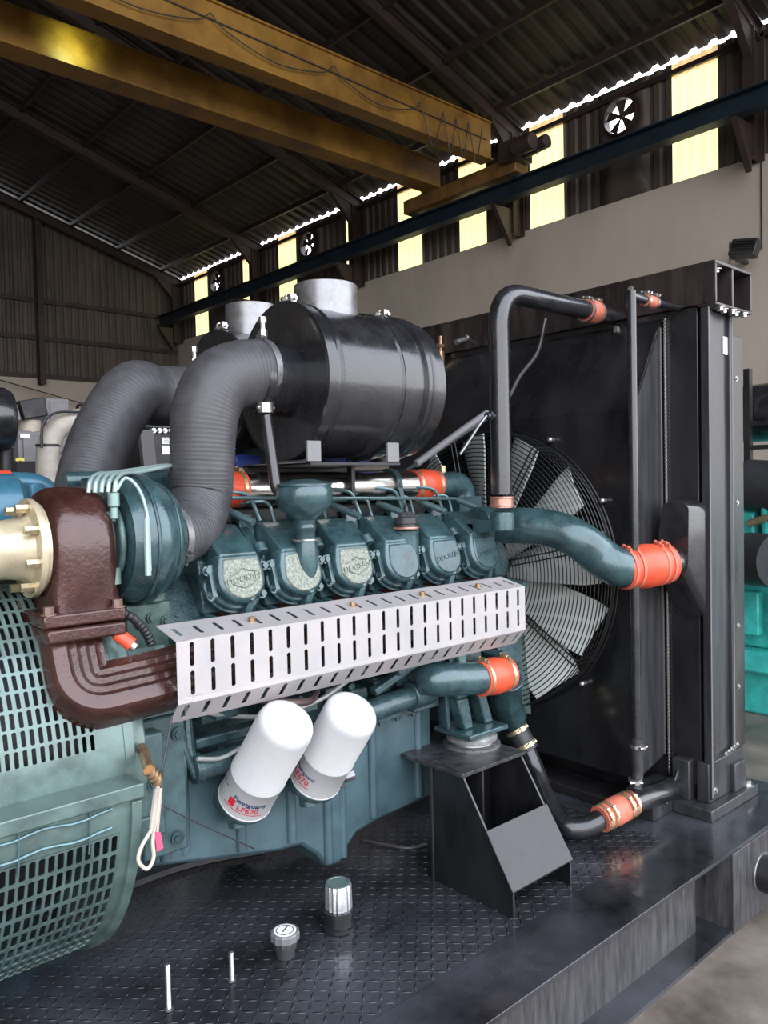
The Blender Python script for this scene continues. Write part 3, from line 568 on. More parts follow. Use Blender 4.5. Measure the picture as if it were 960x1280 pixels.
# water pump: teal elbow with orange hose and down pipe
wy = 1.80
g = G(); path = fillet([p(520, 840, Y=1.97), p(541, 850, Y=wy+.02), p(600, 848, Y=wy)], .06); g.tube(path, .056, 24); g.cyl(p(520, 840, Y=1.98)-V((.03, 0, 0)), p(524, 842, Y=1.96), .062); g.build('water_elbow', teal, e)
a, b = p(600, 848, Y=wy), p(628, 843, Y=wy)
g = G(); g.hull([p(622, 815, Y=2.0)+V(q) for q in ((-.03, 0, .1), (.1, 0, .1), (-.0, .1, .1), (.1, .1, .1))]+[p(630, 850, Y=1.95)+V(q) for q in ((-.02, -.03, 0), (.09, -.03, 0), (.09, .08, 0), (-.02, .08, 0), (.0, -.02, -.09), (.07, -.02, -.09), (.07, .05, -.09))])
g.tube(crom([p(634, 848, Y=1.88), p(632, 875, Y=1.93), p(641, 900, Y=1.97)], 6), [.060]*12+[.045], 20); g.hull([p(627, 843, Y=wy)+V(q) for q in ((0, 0, .06), (0, 0, -.06), (.07, .05, .07), (.07, .05, -.07), (.0, .12, .07), (.08, .12, -.07))]); bolts(g, [p(635, 838, Y=1.9), p(640, 860, Y=1.9), p(648, 832, Y=1.92)], (0, -1, 0), .012, .01); g.build('water_pump', teal, e, bevel=.006)
g = G(); g.hull([p(x, y, Y=2.06) for x, y in ((640, 790), (655, 790), (664, 892), (640, 892))]+[p(x, y, Y=2.10) for x, y in ((640, 790), (655, 790), (664, 892), (640, 892))]); g.build('belt_cover_plate', tealg, e)
coupling(a-V((.01, 0, 0)), b+V((.02, 0, 0)), .056, 'small orange silicone hose joining the teal water elbow under the shield', orange, 2, gold, (0, -.2, 1))
# cylinder heads with covers
XS = [1.172, 1.378, 1.584, 1.790, 1.996, 2.202]
cov_dir = V((0, .90, .36)).normalized()     # axis running back into the vee
def horseshoe(w, hb, ht, x, o, n=14, k=.74):
    pts = [V((x-w*.72, 0, ht)), V((x-w, 0, ht*.45)), V((x-w, 0, 0))]
    pts = [(-w*k, ht), (-w, ht*.35)]+[(-w*math.cos(t*pi/n), -hb*math.sin(t*pi/n)) for t in range(0, n+1)]+[(w, ht*.35), (w*k, ht)]
    vup = V((0, .26, .97))
    return [o+V((a, 0, 0))+vup*b for a, b in pts]
for i, x in enumerate(XS):
    o = V((x, 1.925, 1.345))
    g = G(); g.loft([horseshoe(.098, .088, .03, 0, o+V((0, .045, -.015))), horseshoe(.098, .088, .03, 0, o+V((0, .085, 0)))]); g.loft([horseshoe(.090, .080, .03, 0, o+V((0, .030, -.008))), horseshoe(.09, .08, .03, 0, o+V((0, .05, -.01)))])
    g.hull([V((x+sx*.09, y, z)) for sx in (-1, 1) for y, z in ((1.99, 1.25), (2.02, 1.40), (2.2, 1.5), (2.25, 1.3))])
    hd = g.build('cylinder_head', teal2, e, bevel=.006)
    g = G(); back = V((0, .15, .02))
    g.loft([horseshoe(.070, .060, .070, 0, o+V((0, -.004, 0)), k=.86), horseshoe(.078, .070, .075, 0, o+V((0, .010, 0)), k=.86), horseshoe(.080, .074, .062, 0, o+V((0, .06, 0)), k=.86)])
    A = [o+V((sx*.060, .016, .074)) for sx in (-1, 1)]; B = [o+V((sx*.060, .125, .150)) for sx in (-1, 1)]
    g.hull(A+B+[o+V((sx*.075, .02, -.0)) for sx in (-1, 1)]+[o+V((sx*.078, .17, .0)) for sx in (-1, 1)]+[o+V((sx*.06, .19, .150)) for sx in (-1, 1)])
    cv = g.build('valve_cover', teal, hd, bevel=.006)
    fm = teal_sky if i < 3 else teal2  # first three faces get the painted sky reflection
    g = G(); g.loft([horseshoe(.061, .053, .062, 0, o+V((0, -.009, 0)), k=.88), horseshoe(.063, .055, .064, 0, o+V((0, .0, 0)), k=.88)]); fp = g.build('cover_face', fm, cv, bevel=.004)
    if i < 3: tag(fp, 'face plate with speckled sky reflection painted in')
    g = G(); bolts(g, [o+V((.02, -.004, -.052)), o+V((-.092, .035, .03)), o+V((.092, .035, .03)), o+V((-.085, .028, -.04)), o+V((.080, .028, -.05))], (0, -1, .2), .0095, .013); g.obox(o+V((.014, .004, -.085)), (.4, 0, 1), (0, 1, 0), .05, .024, .02); g.build('cover_lug', teal, hd); g = G(); g.obox(o+V((-.083, .03, .0)), (0, .3, 1), (0, 1, 0), .09, .02, .014); g.build('cover_rib', teal, hd)
    if i != 1 and i != 3:
        vup = V((0, .26, .97)); nn = V((0, -.97, .26)); oo = o+V((0, -.009, .004))
        text('cast_lettering', 'DOOSAN', .026, lambda u, v, h: oo+V((u, 0, 0))+vup*(v+u*.15)+nn*(h+.0005), fm, fp, .0012, True)
        g = G(); m_ = .042
        for pts in ([(-m_, .012), (-m_*.5, .017), (0, .030), (m_*.5, .022), (m_, .020)], [(-m_, -.010), (-m_*.55, -.018), (0, -.026), (m_*.6, -.014), (m_, -.006)]):
            g.tube([oo+V((a, 0, 0))+vup*b+nn*.001 for a, b in pts], .0016, 6)
        if i < 3: g.build('cast_emblem_outline', fm, fp)
    # far bank
    of = V((x+.04, 2*YC-2.05, 1.40)); g = G(); g.hull([of+V((sx*.075, yy, zz)) for sx in (-1, 1) for yy, zz in ((-.12, .06), (.12, -.1), (.1, .05), (-.05, .12), (-.12, -.1))]); g.build('far_valve_cover', teal2, e, bevel=.008)
# manifold flange row just under the covers
g = G()
for x in XS:
    for dx, dz in ((-.085, -.115), (-.04, -.13), (.03, -.13), (.085, -.115)): g.cyl((x+dx, 1.83, 1.345+dz), (x+dx, 1.98, 1.36+dz), .011, n=8); g.cyl((x+dx, 1.815, 1.343+dz), (x+dx, 1.84, 1.345+dz), .015, n=6)
g.box((1.05, 1.87, 1.19), (2.3, 1.99, 1.235)); g.build('manifold_studs', teal2, e)
g = G(); g.cyl((.95, 1.86, 1.14), (2.25, 1.86, 1.14), .052, n=24)
for x in XS: g.cyl((x, 1.86, 1.14), (x, 2.02, 1.25), .04, n=16)
g.build('exhaust_manifold', brown, e)
# injection pipes behind the covers
g = G()
for i, x in enumerate(XS):
    g.tube(fillet([(x-.19, 2.17, 1.60), (x-.05, 2.13, 1.585), (x-.02, 2.12, 1.50)], .03), .0065, 8)
    g.tube(fillet([(x-.16, 2.2, 1.55), (x+.03, 2.14, 1.56), (x+.045, 2.13, 1.48)], .03), .0055, 8)
    g.tube([(x+.10, 2.02, 1.50), (x+.06, 2.12, 1.54)], .012, 8)
g.tube([V((1.2, 2.09, 1.575)), V((2.22, 2.09, 1.545))], .006, 8)
g.build('injection_pipes', mat('pale teal steel', (.13, .21, .215), .3, .6), e)
g = G()
for i, x in enumerate(XS[:-1]):
    xm = x+.103; g.obox((xm, 2.06, 1.45), (0, .7, .6), (1, 0, 0), .16, .03, .03); g.cyl((xm, 1.98, 1.41), (xm, 2.0, 1.435), .02, n=12); g.obox((xm+.01, 2.10, 1.47), (0, .2, 1), (1, 0, 0), .1, .05, .05)
g.box((1.1, 2.14, 1.42), (2.3, 2.3, 1.49)); g.build('intake_ports', teal2, e, bevel=.004)
# oil filler funnel (cover two) and capped neck (cover four)
fx, fy = p(381, 640, Y=1.94).x, 1.94
zf = lambda y: p(381, y, Y=fy).z
t = thing('crankcase_breather', (fx, fy, zf(705)), 'dark teal funnel shaped breather cup standing on the second valve cover', 'breather')
g = G(); g.lathe((fx, fy, 0), (0, 0, 1), [(zf(728), .012), (zf(722), .028), (zf(705), .037), (zf(690), .036), (zf(676), .034), (zf(674), .030), (zf(663), .030), (zf(661), .033), (zf(657), .033), (zf(655), .030), (zf(650), .032), (zf(632), .078), (zf(624), .084), (zf(612), .086), (zf(609), .082), (zf(607), .080)], 40); g.build('cup', teal, t)
g = G(); g.lathe((fx, fy, zf(607.5)), (0, 0, 1), [(0, .084), (.006, .084), (.010, .075), (.016, .045), (.020, .03), (.021, .004)], 40); g.build('lid', teal2, t)
g = G(); g.torus((fx, fy, zf(675)), (0, 0, 1), .036, .004, 32, 6); g.build('hose_clip', bolt, t)
ux, uy = p(508, 680, Y=1.97).x, 1.97; zu = lambda y: p(508, y, Y=uy).z
t = thing('oil_filler_neck', (ux, uy, zu(705)), 'teal filler neck with a dark screw cap on the fourth valve cover', 'filler')
g = G(); g.lathe((ux, uy, 0), (0, 0, 1), [(zu(735), .014), (zu(722), .034), (zu(700), .045), (zu(668), .042), (zu(664), .044), (zu(663), .04)], 32); g.build('neck', teal, t)
g = G(); g.torus((ux, uy, zu(660)), (0, 0, 1), .040, .005, 32, 6); g.build('clamp', copper, t)
g = G(); g.lathe((ux, uy, 0), (0, 0, 1), [(zu(662), .036), (zu(655), .036), (zu(654), .040), (zu(647), .040), (zu(646), .02)], 24); g.obox((ux, uy, zu(643)), (1, .3, 0), (0, 1, 0), .075, .018, .016); g.build('screw_cap', dkpl, t)
g = G(); g.torus((ux+.0, uy, zu(638)), (.8, -.6, 0), .016, .006, 20, 6); g.build('ring_handle', dkpl, t)
# silver charge pipe
sy = 2.2; a, b = p(292, 612, Y=sy), p(522, 606, Y=sy); zc = (a.z+b.z)/2; a.z = b.z = zc
t = tag(G().cyl(a, b, .053, n=40).build('charge_air_pipe', steel), 'polished stainless steel pipe running along the top of the engine', 'pipe')
coupling(b-V((.035, 0, 0)), b+V((.10, 0, 0)), .054, 'bright orange silicone hose at the right end of the polished pipe', orange, 2, gold, (0, -.3, -1))
coupling(a-V((.09, 0, 0)), a+V((.03, 0, 0)), .054, 'orange silicone hose end beside the grey duct on the polished pipe', orange, 2, gold, (0, -.3, 1))
g = G(); el = b+V((.09, 0, 0)); g.tube(fillet([el, el+V((.16, 0, 0)), el+V((.17, 0, -.16))], .05), .052, 24); g.box((el.x+.08, sy-.06, zc-.18), (el.x+.21, sy+.05, zc-.05)); elb = g.build('charge_air_elbow', teal, e)
g = G(); g.cyl(el+V((.05, 0, .045)), el+V((.05, 0, .075)), .015, n=6); g.build('plug', gold, elb)
g = G(); cx_ = p(487, 640, Y=sy).x; g.ringtube((cx_-.012, sy, zc), (cx_+.012, sy, zc), .064, .054); g.prism([(cx_-.01, sy-.06, zc-.0), (cx_-.01, sy+.05, zc-.0), (cx_-.01, sy+.05, zc-.12), (cx_-.01, sy-.10, zc-.12)], (.02, 0, 0)); g.hull([(cx_-.09, sy-.05, zc-.10), (cx_, sy-.07, zc-.08), (cx_+.02, sy-.06, zc-.13), (cx_-.11, sy-.03, zc-.13), (cx_, sy+.04, zc-.08), (cx_, sy+.04, zc-.13), (cx_-.1, sy+.04, zc-.13)]); g.build('pipe_saddle', teal2, e)
# rear plate and cluster between turbo and duct
c0, c1 = p(150, 597, Y=2.3), p(222, 640, Y=2.3)
g = G(); g.box((c0.x-.1, 2.28, c1.z), (c1.x+.12, 2.36, c0.z)); bp_ = g.build('rear_bracket_plate', teal2, e, bevel=.008)
g = G(); bolts(g, [p(193, 618, Y=2.275), p(214, 616, Y=2.275), p(187, 614, Y=2.275)], (0, -1, 0), .017, .015); g.build('bolt_heads', teal, bp_)
g = G(); g.tube([p(80, 602, Y=2.45), p(215, 598, Y=2.45)], .03, 16); g.build('rear_crossover_pipe', teal, e)
g = G(); k0 = [p(232, 593, Y=2.3), p(240, 594, Y=2.25), p(222, 596, Y=2.3), p(205, 596, Y=2.35)]
for q in k0[:3]: g.ball(q, .014)
g.build('union_nuts', bolt, e)
# dark clutter in the vee
g = G(); g.box((1.15, 2.22, 1.48), (2.2, 2.42, 1.54)); g.box((1.2, 2.3, 1.5), (2.2, 2.62, 1.66))
for k in range(7): g.cyl((1.3+k*.13, 2.32, 1.52), (1.3+k*.13, 2.32, 1.62), .03, n=12)
g.build('injection_pump', blkd, e, bevel=.01)
# grey casting under turbo
a, b = p(148, 758, Y=2.0), p(215, 800, Y=2.0)
g = G(); g.box((a.x+.02, 2.0, b.z-.05), (b.x+.0, 2.16, a.z)); g.cyl((a.x+.1, 2.0, a.z+.0), (a.x+.1, 2.0, a.z+.05), .03, n=16); bolts(g, [p(190, 772, Y=1.995), p(176, 780, Y=1.995), p(208, 776, Y=1.995)], (0, -1, 0), .01, .008); g.build('oil_return_housing', mat('green grey casting', (.07, .12, .105), .4, .2, var=.3, scale=40), e, bevel=.006)
pth = resample(crom([p(147, 765, Y=1.96), p(165, 772, Y=1.93), p(180, 787, Y=1.92), p(190, 806, Y=1.92)], 8), .005)
g = G(); g.tube(pth, [.013 if k % 2 else .0105 for k in range(len(pth))], 12); g.build('corrugated_conduit', rubberd, e)
a, b = p(146, 792, Y=1.86), p(165, 806, Y=1.84)
g = G(); g.cyl(a, b, .017, n=16); cc_ = tag(g.build('orange_connector', orange), 'orange cylindrical plug above the brown manifold elbow', 'connector')
g = G(); g.cyl(a-(b-a)*.35, a, .014, n=16); g.cyl(b, b+(b-a)*.25, .012, n=12); g.build('metal_ends', bolt, cc_)
# ------------------------------------------------------------------ heat shield
YS = 1.718; xl, xr = .86, p(656, 750, Y=YS).x; zt, zb = 1.243, 1.093
t = thing('heat_shield', (1.5, 1.8, 1.04), 'long slotted galvanised heat shield covering the exhaust manifold', 'guard')
g = G(); n = 23; zm = (zt+zb)/2
slots(g, lambda u, v: V((u, YS, v)), xl+.012, xr-.01, n, zb+.012, zt, 2, .21, .84)
def quad(g, a, b, c, d): g.bm.faces.new([g.bm.verts.new(q) for q in (a, b, c, d)])
quad(g, V((xl, YS, zb)), V((xr, YS, zb)), V((xr, YS, zb+.012)), V((xl, YS, zb+.012)))
quad(g, V((xl, YS, zb+.012)), V((xl+.012, YS, zb+.012)), V((xl+.012, YS, zt)), V((xl, YS, zt))); quad(g, V((xr-.01, YS, zb+.012)), V((xr, YS, zb+.012)), V((xr, YS, zt)), V((xr-.01, YS, zt)))
tp = lambda u, v: V((u, YS+v, zt+v*.24)); bt = lambda u, v: V((u, YS+v*.62, zb-v*.72))
slots(g, tp, xl, xr, n, 0, .02, 1, .001, .001); slots(g, tp, xl, xr, n, .02, .085, 1, .2, .8); quad(g, tp(xl, .085), tp(xr, .085), tp(xr, .105), tp(xl, .105))
slots(g, bt, xl, xr, n, 0.004, .064, 1, .24, .88); quad(g, bt(xl, 0), bt(xr, 0), bt(xr, .004), bt(xl, .004)); quad(g, bt(xl, .064), bt(xr, .064), bt(xr, .074), bt(xl, .074))
g.build('slotted_sheet', galv, t, solid=.002, weld=True, ang=0)
g = G(); bolts(g, [tp(u, .05) for u in (1.10, 1.44, 1.72, 1.98)], (0, 0, 1), .009, .012); g.build('mounting_bolts', brass, t)
# ------------------------------------------------------------------ turbocharger
tb = thing('turbocharger', (.85, 2.1, 1.3), 'turbocharger with brown turbine casing and dark teal compressor housing', 'turbocharger')
TC = p(172, 674, Y=2.0)
g = G(); g.lathe(TC, (1, 0, 0), [(-.075, .05), (-.07, .145), (-.05, .158), (-.03, .165), (-.01, .170), (.0, .172), (.012, .170), (.03, .158), (.045, .150), (.052, .142), (.075, .13), (.085, .105), (.09, .08)], 56)
g.build('compressor_housing', teal, tb)
g = G(); g.torus(TC+V((-.018, 0, 0)), (1, 0, 0), .171, .0045, 56, 6); g.torus(TC+V((.052, 0, 0)), (1, 0, 0), .146, .004, 56, 6); g.build('v_band', teal2, tb)
g = G(); g.lathe(TC, (1, 0, 0), [(-.20, .08), (-.14, .075), (-.12, .06), (-.10, .06), (-.09, .11), (-.075, .11)], 40); g.box(TC+V((-.15, -.10, -.10)), TC+V((-.11, -.05, .0))); g.box(TC+V((-.15, -.11, .05)), TC+V((-.10, -.04, .08))); g.build('bearing_housing', mat('grey teal bare casting', (.10, .16, .15), .4, .4, var=.3, scale=50), tb, bevel=.006)
g = G(); g.cyl(TC+V((-.115, -.10, -.10)), TC+V((-.115, -.10, -.06)), .022, n=16); g.cyl(TC+V((-.115, -.10, -.06)), TC+V((-.115, -.10, .02)), .005, n=8); g.build('wastegate_actuator', mat('pale green part', (.15, .22, .19), .35, .3), tb); g = G(); g.cyl(TC+V((-.11, -.115, .09)), TC+V((-.11, -.115, .125)), .014, n=16); g.cyl(TC+V((-.11, -.115, .06)), TC+V((-.11, -.115, .09)), .010, n=16); g.build('oil_union', mat('pale green casting', (.22, .33, .29), .35, .3), tb, bevel=.003)
# oil feed lines over the top
g = G()
for k in range(5):
    o = V((-.013*k, .008*k, .0)); g.tube(crom([TC+V((-.105, -.11, .125))+o, TC+V((-.095, -.10, .155))+o, TC+V((-.06, -.06, .172))+o, TC+V((.02, .02, .178))+o, TC+V((.17, .12, .20))+o*.5], 7), .0055, 8)
g.tube(crom([TC+V((-.10, -.11, .13)), TC+V((-.075, -.11, .16)), TC+V((-.05, -.13, .13)), TC+V((-.045, -.16, .06)), TC+V((-.045, -.165, -.07))], 8), .0045, 8)
g.tube([TC+V((-.05, -.165, .06)), TC+V((-.05, -.165, -.08))], .008, 8)
g.build('oil_feed_lines', mat('pale braided line', (.35, .46, .44), .35, .4), tb)
# turbine casing
TX, TT = .712, V((.712, 2.0, TC.z))
def tring(x, k=1.0):
    pts = []; R = .142*k
    for i in range(25): a = pi*i/24; pts.append(V((x, TT.y-R*math.cos(a), TT.z+R*math.sin(a))))
    for yy, zz in ((.142*k, -.06), (.12, -.155), (-.128, -.155), (-.137*k, -.10), (-.142*k, -.05)): pts.append(V((x, TT.y+yy, TT.z+zz)))
    return pts
g = G(); g.loft([tring(TX-.075, .62), tring(TX-.072, .80), tring(TX-.060, .92), tring(TX-.045, .98), tring(TX-.02), tring(TX+.035), tring(TX+.06, .96), tring(TX+.078, .86), tring(TX+.085, .7)])
g.build('turbine_housing', brown, tb, ang=50)
fz = TT.z-.155
g = G(); g.box((TX-.11, TT.y-.155, fz-.028), (TX+.085, TT.y+.13, fz+.004)); g.build('turbine_flange', brown, tb, bevel=.006)
g = G(); bolts(g, [(TX-.092, TT.y-.138, fz+.004), (TX+.070, TT.y-.138, fz+.004), (TX-.095, TT.y+.05, fz+.004)], (0, 0, 1), .012, .018); g.build('flange_bolts', mat('browned bolt', (.22, .14, .12), .35, .4), tb)
# brown exhaust elbow below it
t = thing('exhaust_elbow', (TX, 2.0, 1.1), 'brown ribbed cast elbow carrying exhaust from the shielded manifold up to the turbocharger', 'manifold')
g = G(); g.box((TX-.105, TT.y-.165, fz-.062), (TX+.08, TT.y+.10, fz-.030)); g.build('upper_flange', brown, t, bevel=.006)
g = G(); bolts(g, [(TX-.06+.035*k, TT.y-.145, fz-.046) for k in range(0)], (0, -1, 0)); 
path = fillet([V((TX-.025, 1.93, fz-.04)), V((TX-.035, 1.90, 1.22)), V((TX-.04, 1.838, 1.118)), V((.88, 1.828, 1.130)), V((1.15, 1.90, 1.15))], [.04, .12, .05], 14)
sec = []; hw, hh_ = .080, .062
prof2 = [(-hw, -.04), (-hw, .04), (-.070, .058)]+[(x_, .066 if k % 2 else .058) for k, x_ in enumerate((-.055, -.042, -.030, -.016, -.004, .010, .022, .036))]+[(.070, .058), (hw, .04), (hw, -.04), (.06, -.06), (-.06, -.06)]
g = G(); up0 = V((0, 1, 0))
g.sweep(path, [(a*.86, b*.86) for a, b in prof2], up=V((0, -1, 0))); g.build('cast_bend', brown, t, bevel=.003, ang=50)
# cream exhaust outlet
t = thing('exhaust_outlet_pipe', (.5, 2.08, 1.46), 'cream painted exhaust outlet pipe bolted to the brown turbine at the left edge', 'pipe')
A0 = V((TX-.085, 1.985, TT.z-.004))
g = G(); g.lathe(A0, (-1, 0, 0), [(0, .118), (.014, .118), (.016, .085), (.03, .074), (.07, .070), (.14, .073), (.22, .080), (.5, .082)], 48); g.build('pipe', cream, t)
g = G(); g.ringtube(A0+V((-.014, 0, 0)), A0+V((0, 0, 0)), .119, .07); g.ringtube(A0+V((0, 0, 0)), A0+V((.012, 0, 0)), .11, .07); g.build('flange', cream, t)
g = G(); bolts(g, [A0+V((-.014, .1*math.cos(k*pi/4+.3), .1*math.sin(k*pi/4+.3))) for k in range(8)], (-1, 0, 0), .011, .03); g.build('flange_bolts', gold, t)
# ------------------------------------------------------------------ air cleaners
ac = thing('air_cleaner', (1.68, 2.1, 1.69), 'large glossy wet black air cleaner drum in front, above the engine', 'air cleaner')
AC, LR = V((1.44, 2.10, 1.938)), .52; R = .246
g = G(); g.lathe(AC, (1, 0, 0), [(.012, .10), (.006, .21), (.0, R-.012), (.0, R), (.012, R+.003), (.02, R-.002), (.05, R-.004), (.058, R+.003), (.066, R-.004), (.30, R-.004), (.308, R+.002), (.316, R-.004), (.40, R-.004), (.408, R+.009), (.424, R+.009), (.430, R-.002), (.438, R+.007), (.452, R+.007), (.456, R-.002), (LR-.02, R-.004), (LR, R-.02), (LR+.005, R-.06), (LR+.006, .02)], 96)
g.build('drum', blk2, ac)
g = G(); g.lathe(AC, (-1, 0, 0), [(-.02, .112), (.055, .112), (.058, .116), (.068, .116), (.07, .108), (.11, .106), (.11, .09)], 40); g.build('inlet_collar', blk2, ac)
g = G(); st = V((1.625, 2.10, 0)); g.lathe(st, (0, 0, 1), [(AC.z+R-.04, .105), (2.262, .105), (2.265, .100), (2.255, .097), (2.23, .097)], 48); g.build('top_stub', stub, ac)
def fitting(parent, q, h=.05, m=bolt):
    g = G(); g.cyl(q, q+V((0, 0, h*.35)), .014, n=6); g.cyl(q+V((0, 0, h*.35)), q+V((0, 0, h*.7)), .009, n=10); g.cyl(q+V((0, 0, h*.7)), q+V((0, 0, h)), .013, n=6); return g.build('clamp_bolt', m, parent)
for xx in (.02, .41):
    a = AC+V((xx, -.02, R+.0)); g = G(); g.cyl(a+V((0, -.045, .008)), a+V((0, .045, .008)), .006, n=8); g.obox(a+V((0, -.02, .012)), (0, 1, 0), (1, 0, 0), .02, .02, .025); g.obox(a+V((0, .022, .012)), (0, 1, 0), (1, 0, 0), .015, .02, .02); g.torus(a+V((0, .0, .012)), (0, 1, 0), .013, .004, 14, 6); g.build('band_latch', bolt, ac)
# drain pipe
q0, q1 = p(333, 520, Y=2.03), p(345, 612, Y=1.99)
t = tag(G().tube(fillet([q0+V((0, 0, 0)), q1, q1+V((.03, 0, -.01))], .02), .0175, 16).build('breather_pipe', blk2), 'thin glossy black pipe dropping from the duct end to the teal breather cup', 'pipe')
q2 = p(332, 516, Y=2.03); g = G(); g.cyl(q2, q2+V((0, 0, .03)), .024, n=20); g.cyl(q2-V((.03, 0, -.015)), q2+V((.03, 0, .015)), .006, n=8); g.build('clamp', bolt, t)
# saddle brackets under drum
g = G(); zz = p(430, 580, Y=1.95).z
bx0, bx1 = p(388, 580, Y=1.95).x, p(487, 580, Y=1.95).x
g.box((bx0-.02, 1.92, zz-.004), (bx1+.02, 2.3, zz+.004)); brk = g.build('mounting_plate', blkd, ac)
for xx in (bx0, bx1):
    g = G(); g.box((xx-.02, 1.935, zz), (xx+.03, 1.945, AC.z-R*.80)); g.box((xx-.02, 1.935, zz), (xx+.03, 2.3, zz+.008)); g.build('saddle_leg', cab, ac)
for xx in (bx0+.005, bx1-.01): G().ringtube((xx, 2.1, AC.z), (xx+.035, 2.1, AC.z), R+.004, R-.004, 96).build('strap', blk2, ac)
g = G(); g.box((bx1-.02, 2.125, zz-.13), (bx1-.005, 2.15, zz)); g.box((bx0-.15, 2.27, 1.5), (bx1+.1, 2.3, zz)); g.box((bx0-.1, 2.26, zz-.06), (bx0-.08, 2.28, zz)); g.build('support_leg', blkd, ac)
for (px, m_, lab) in ((415, bluep, 'left blue plastic block'), (455, bluep, 'right blue block')):
    q = p(px, 571, Y=2.28); g = G(); g.obox(q, (1, 0, 0), (0, 1, 0), .09, .05, .045); g.cyl(q+V((.05, 0, 0)), q+V((.08, 0, 0)), .02, n=12)
    tag(g.build('blue_sensor', bluep, bevel=.004), 'small blue plastic connector under the front drum, %s' % ('the left of two' if px == 415 else 'the right of two'), 'connector')
q = p(306, 578, Y=2.4); g = G(); g.obox(q, (1, 0, 0), (0, 1, 0), .10, .05, .05); tag(g.build('blue_sensor', bluep, bevel=.004), 'small blue plastic connector right of the front grey duct', 'connector')
# far cleaner
f2 = thing('air_cleaner', (1.85, 2.77, 1.75), 'black air cleaner drum at the back, half hidden behind the front drum', 'air cleaner')
A2 = V((1.60, 2.80, 1.985))
g = G(); g.lathe(A2, (1, 0, 0), [(.012, .10), (0, R-.012), (.0, R), (.012, R+.003), (.02, R-.002), (.3, R-.004), (.31, R+.003), (LR, R-.02), (LR+.006, .02)], 64); g.build('drum', blk2, f2)
g = G(); g.lathe(V((1.78, 2.80, 0)), (0, 0, 1), [(A2.z+R-.04, .105), (2.345, .105), (2.347, .098), (2.31, .097)], 40); g.build('top_stub', stub, f2)
g = G(); g.lathe(A2, (-1, 0, 0), [(-.02, .11), (.09, .11)], 32); g.build('inlet_collar', blk2, f2)
g = G(); a = A2+V((0.02, -.03, R)); g.cyl(a+V((0, -.045, .008)), a+V((0, .045, .008)), .006, n=8); g.obox(a+V((0, -.02, .012)), (0, 1, 0), (1, 0, 0), .02, .02, .025); g.torus(a+V((0, .01, .012)), (0, 1, 0), .013, .004, 14, 6); g.build('band_latch', bolt, f2)
g = G(); g.box((1.7, 2.6, 1.5), (2.0, 3.0, 1.76)); g.build('bracket', blkd, f2)
# intake ducts
def duct(pts, radii, label, nsub=14):
    base = crom(pts, nsub); path = resample(base, .0042); n = len(path)
    Ls = [0]
    for a, b in zip(pts, pts[1:]): Ls.append(Ls[-1]+(V(b)-V(a)).length)
    rad = []
    for i in range(n):
        s = Ls[-1]*i/(n-1); j = max(k for k in range(len(Ls)-1) if Ls[k] <= s+1e-9); f = (s-Ls[j])/(Ls[j+1]-Ls[j])
        r = radii[j]*(1-f)+radii[j+1]*f; rad.append(r+(.0010 if i % 3 == 0 else -.0008 if i % 3 == 1 else 0)+random.uniform(-.0002, .0002))
    g = G(); g.tube(path, rad, 44); return tag(g.build('intake_duct', rubber, loc=path[-1], ang=80), label, 'duct'), path, rad
xi, yi = AC.x-.085, 2.10
pts = [V((AC.x-.06, yi, p(345, 470, Y=yi).z)), p(300, 469, Y=yi), p(272, 482, Y=yi), p(256, 520, Y=yi), p(253, 580, Y=yi), p(251, 622, Y=yi), p(240, 655, Y=2.06), p(222, 669, Y=2.02), p(203, 672, Y=2.0)]
d1, pa1, ra1 = duct(pts, [.108, .104, .100, .098, .093, .090, .086, .084, .084], 'front grey ribbed rubber intake duct curving down to the turbocharger')
clamp(pa1[4], pa1[0]-pa1[8], .109, d1, stub, (0, -.2, 1), .02); q = pa1[4]+V((0, -.02, .115)); fitting(d1, q, .06)
clamp(pa1[-6], pa1[-1]-pa1[-8], .086, d1, stub, (0, -.9, -.6), .022)
pts = [V((A2.x-.07, 2.80, A2.z-.02)), V((A2.x-.25, 2.79, A2.z-.03)), p(168, 490, Y=2.75), p(140, 525, Y=2.72), p(118, 575, Y=2.68), p(103, 640, Y=2.62), p(100, 690, Y=2.6)]
d2_, pa2, ra2 = duct(pts, [.114, .112, .110, .107, .104, .10, .10], 'rear grey ribbed rubber intake duct, arching behind the front one')
clamp(pa2[6], pa2[0]-pa2[8], .115, d2_, stub, (0, -.2, 1), .02); fitting(d2_, pa2[6]+V((0, -.02, .12)), .07)
g = G(); g.lathe(pa2[-1]-V((0, 0, .05)), (0, 0, 1), [(-.05, .08), (0, .115), (.04, .115), (.08, .1)], 32); tag(g.build('rear_turbocharger', teal), 'dark teal housing where the rear duct ends behind the brown turbine', 'turbocharger')
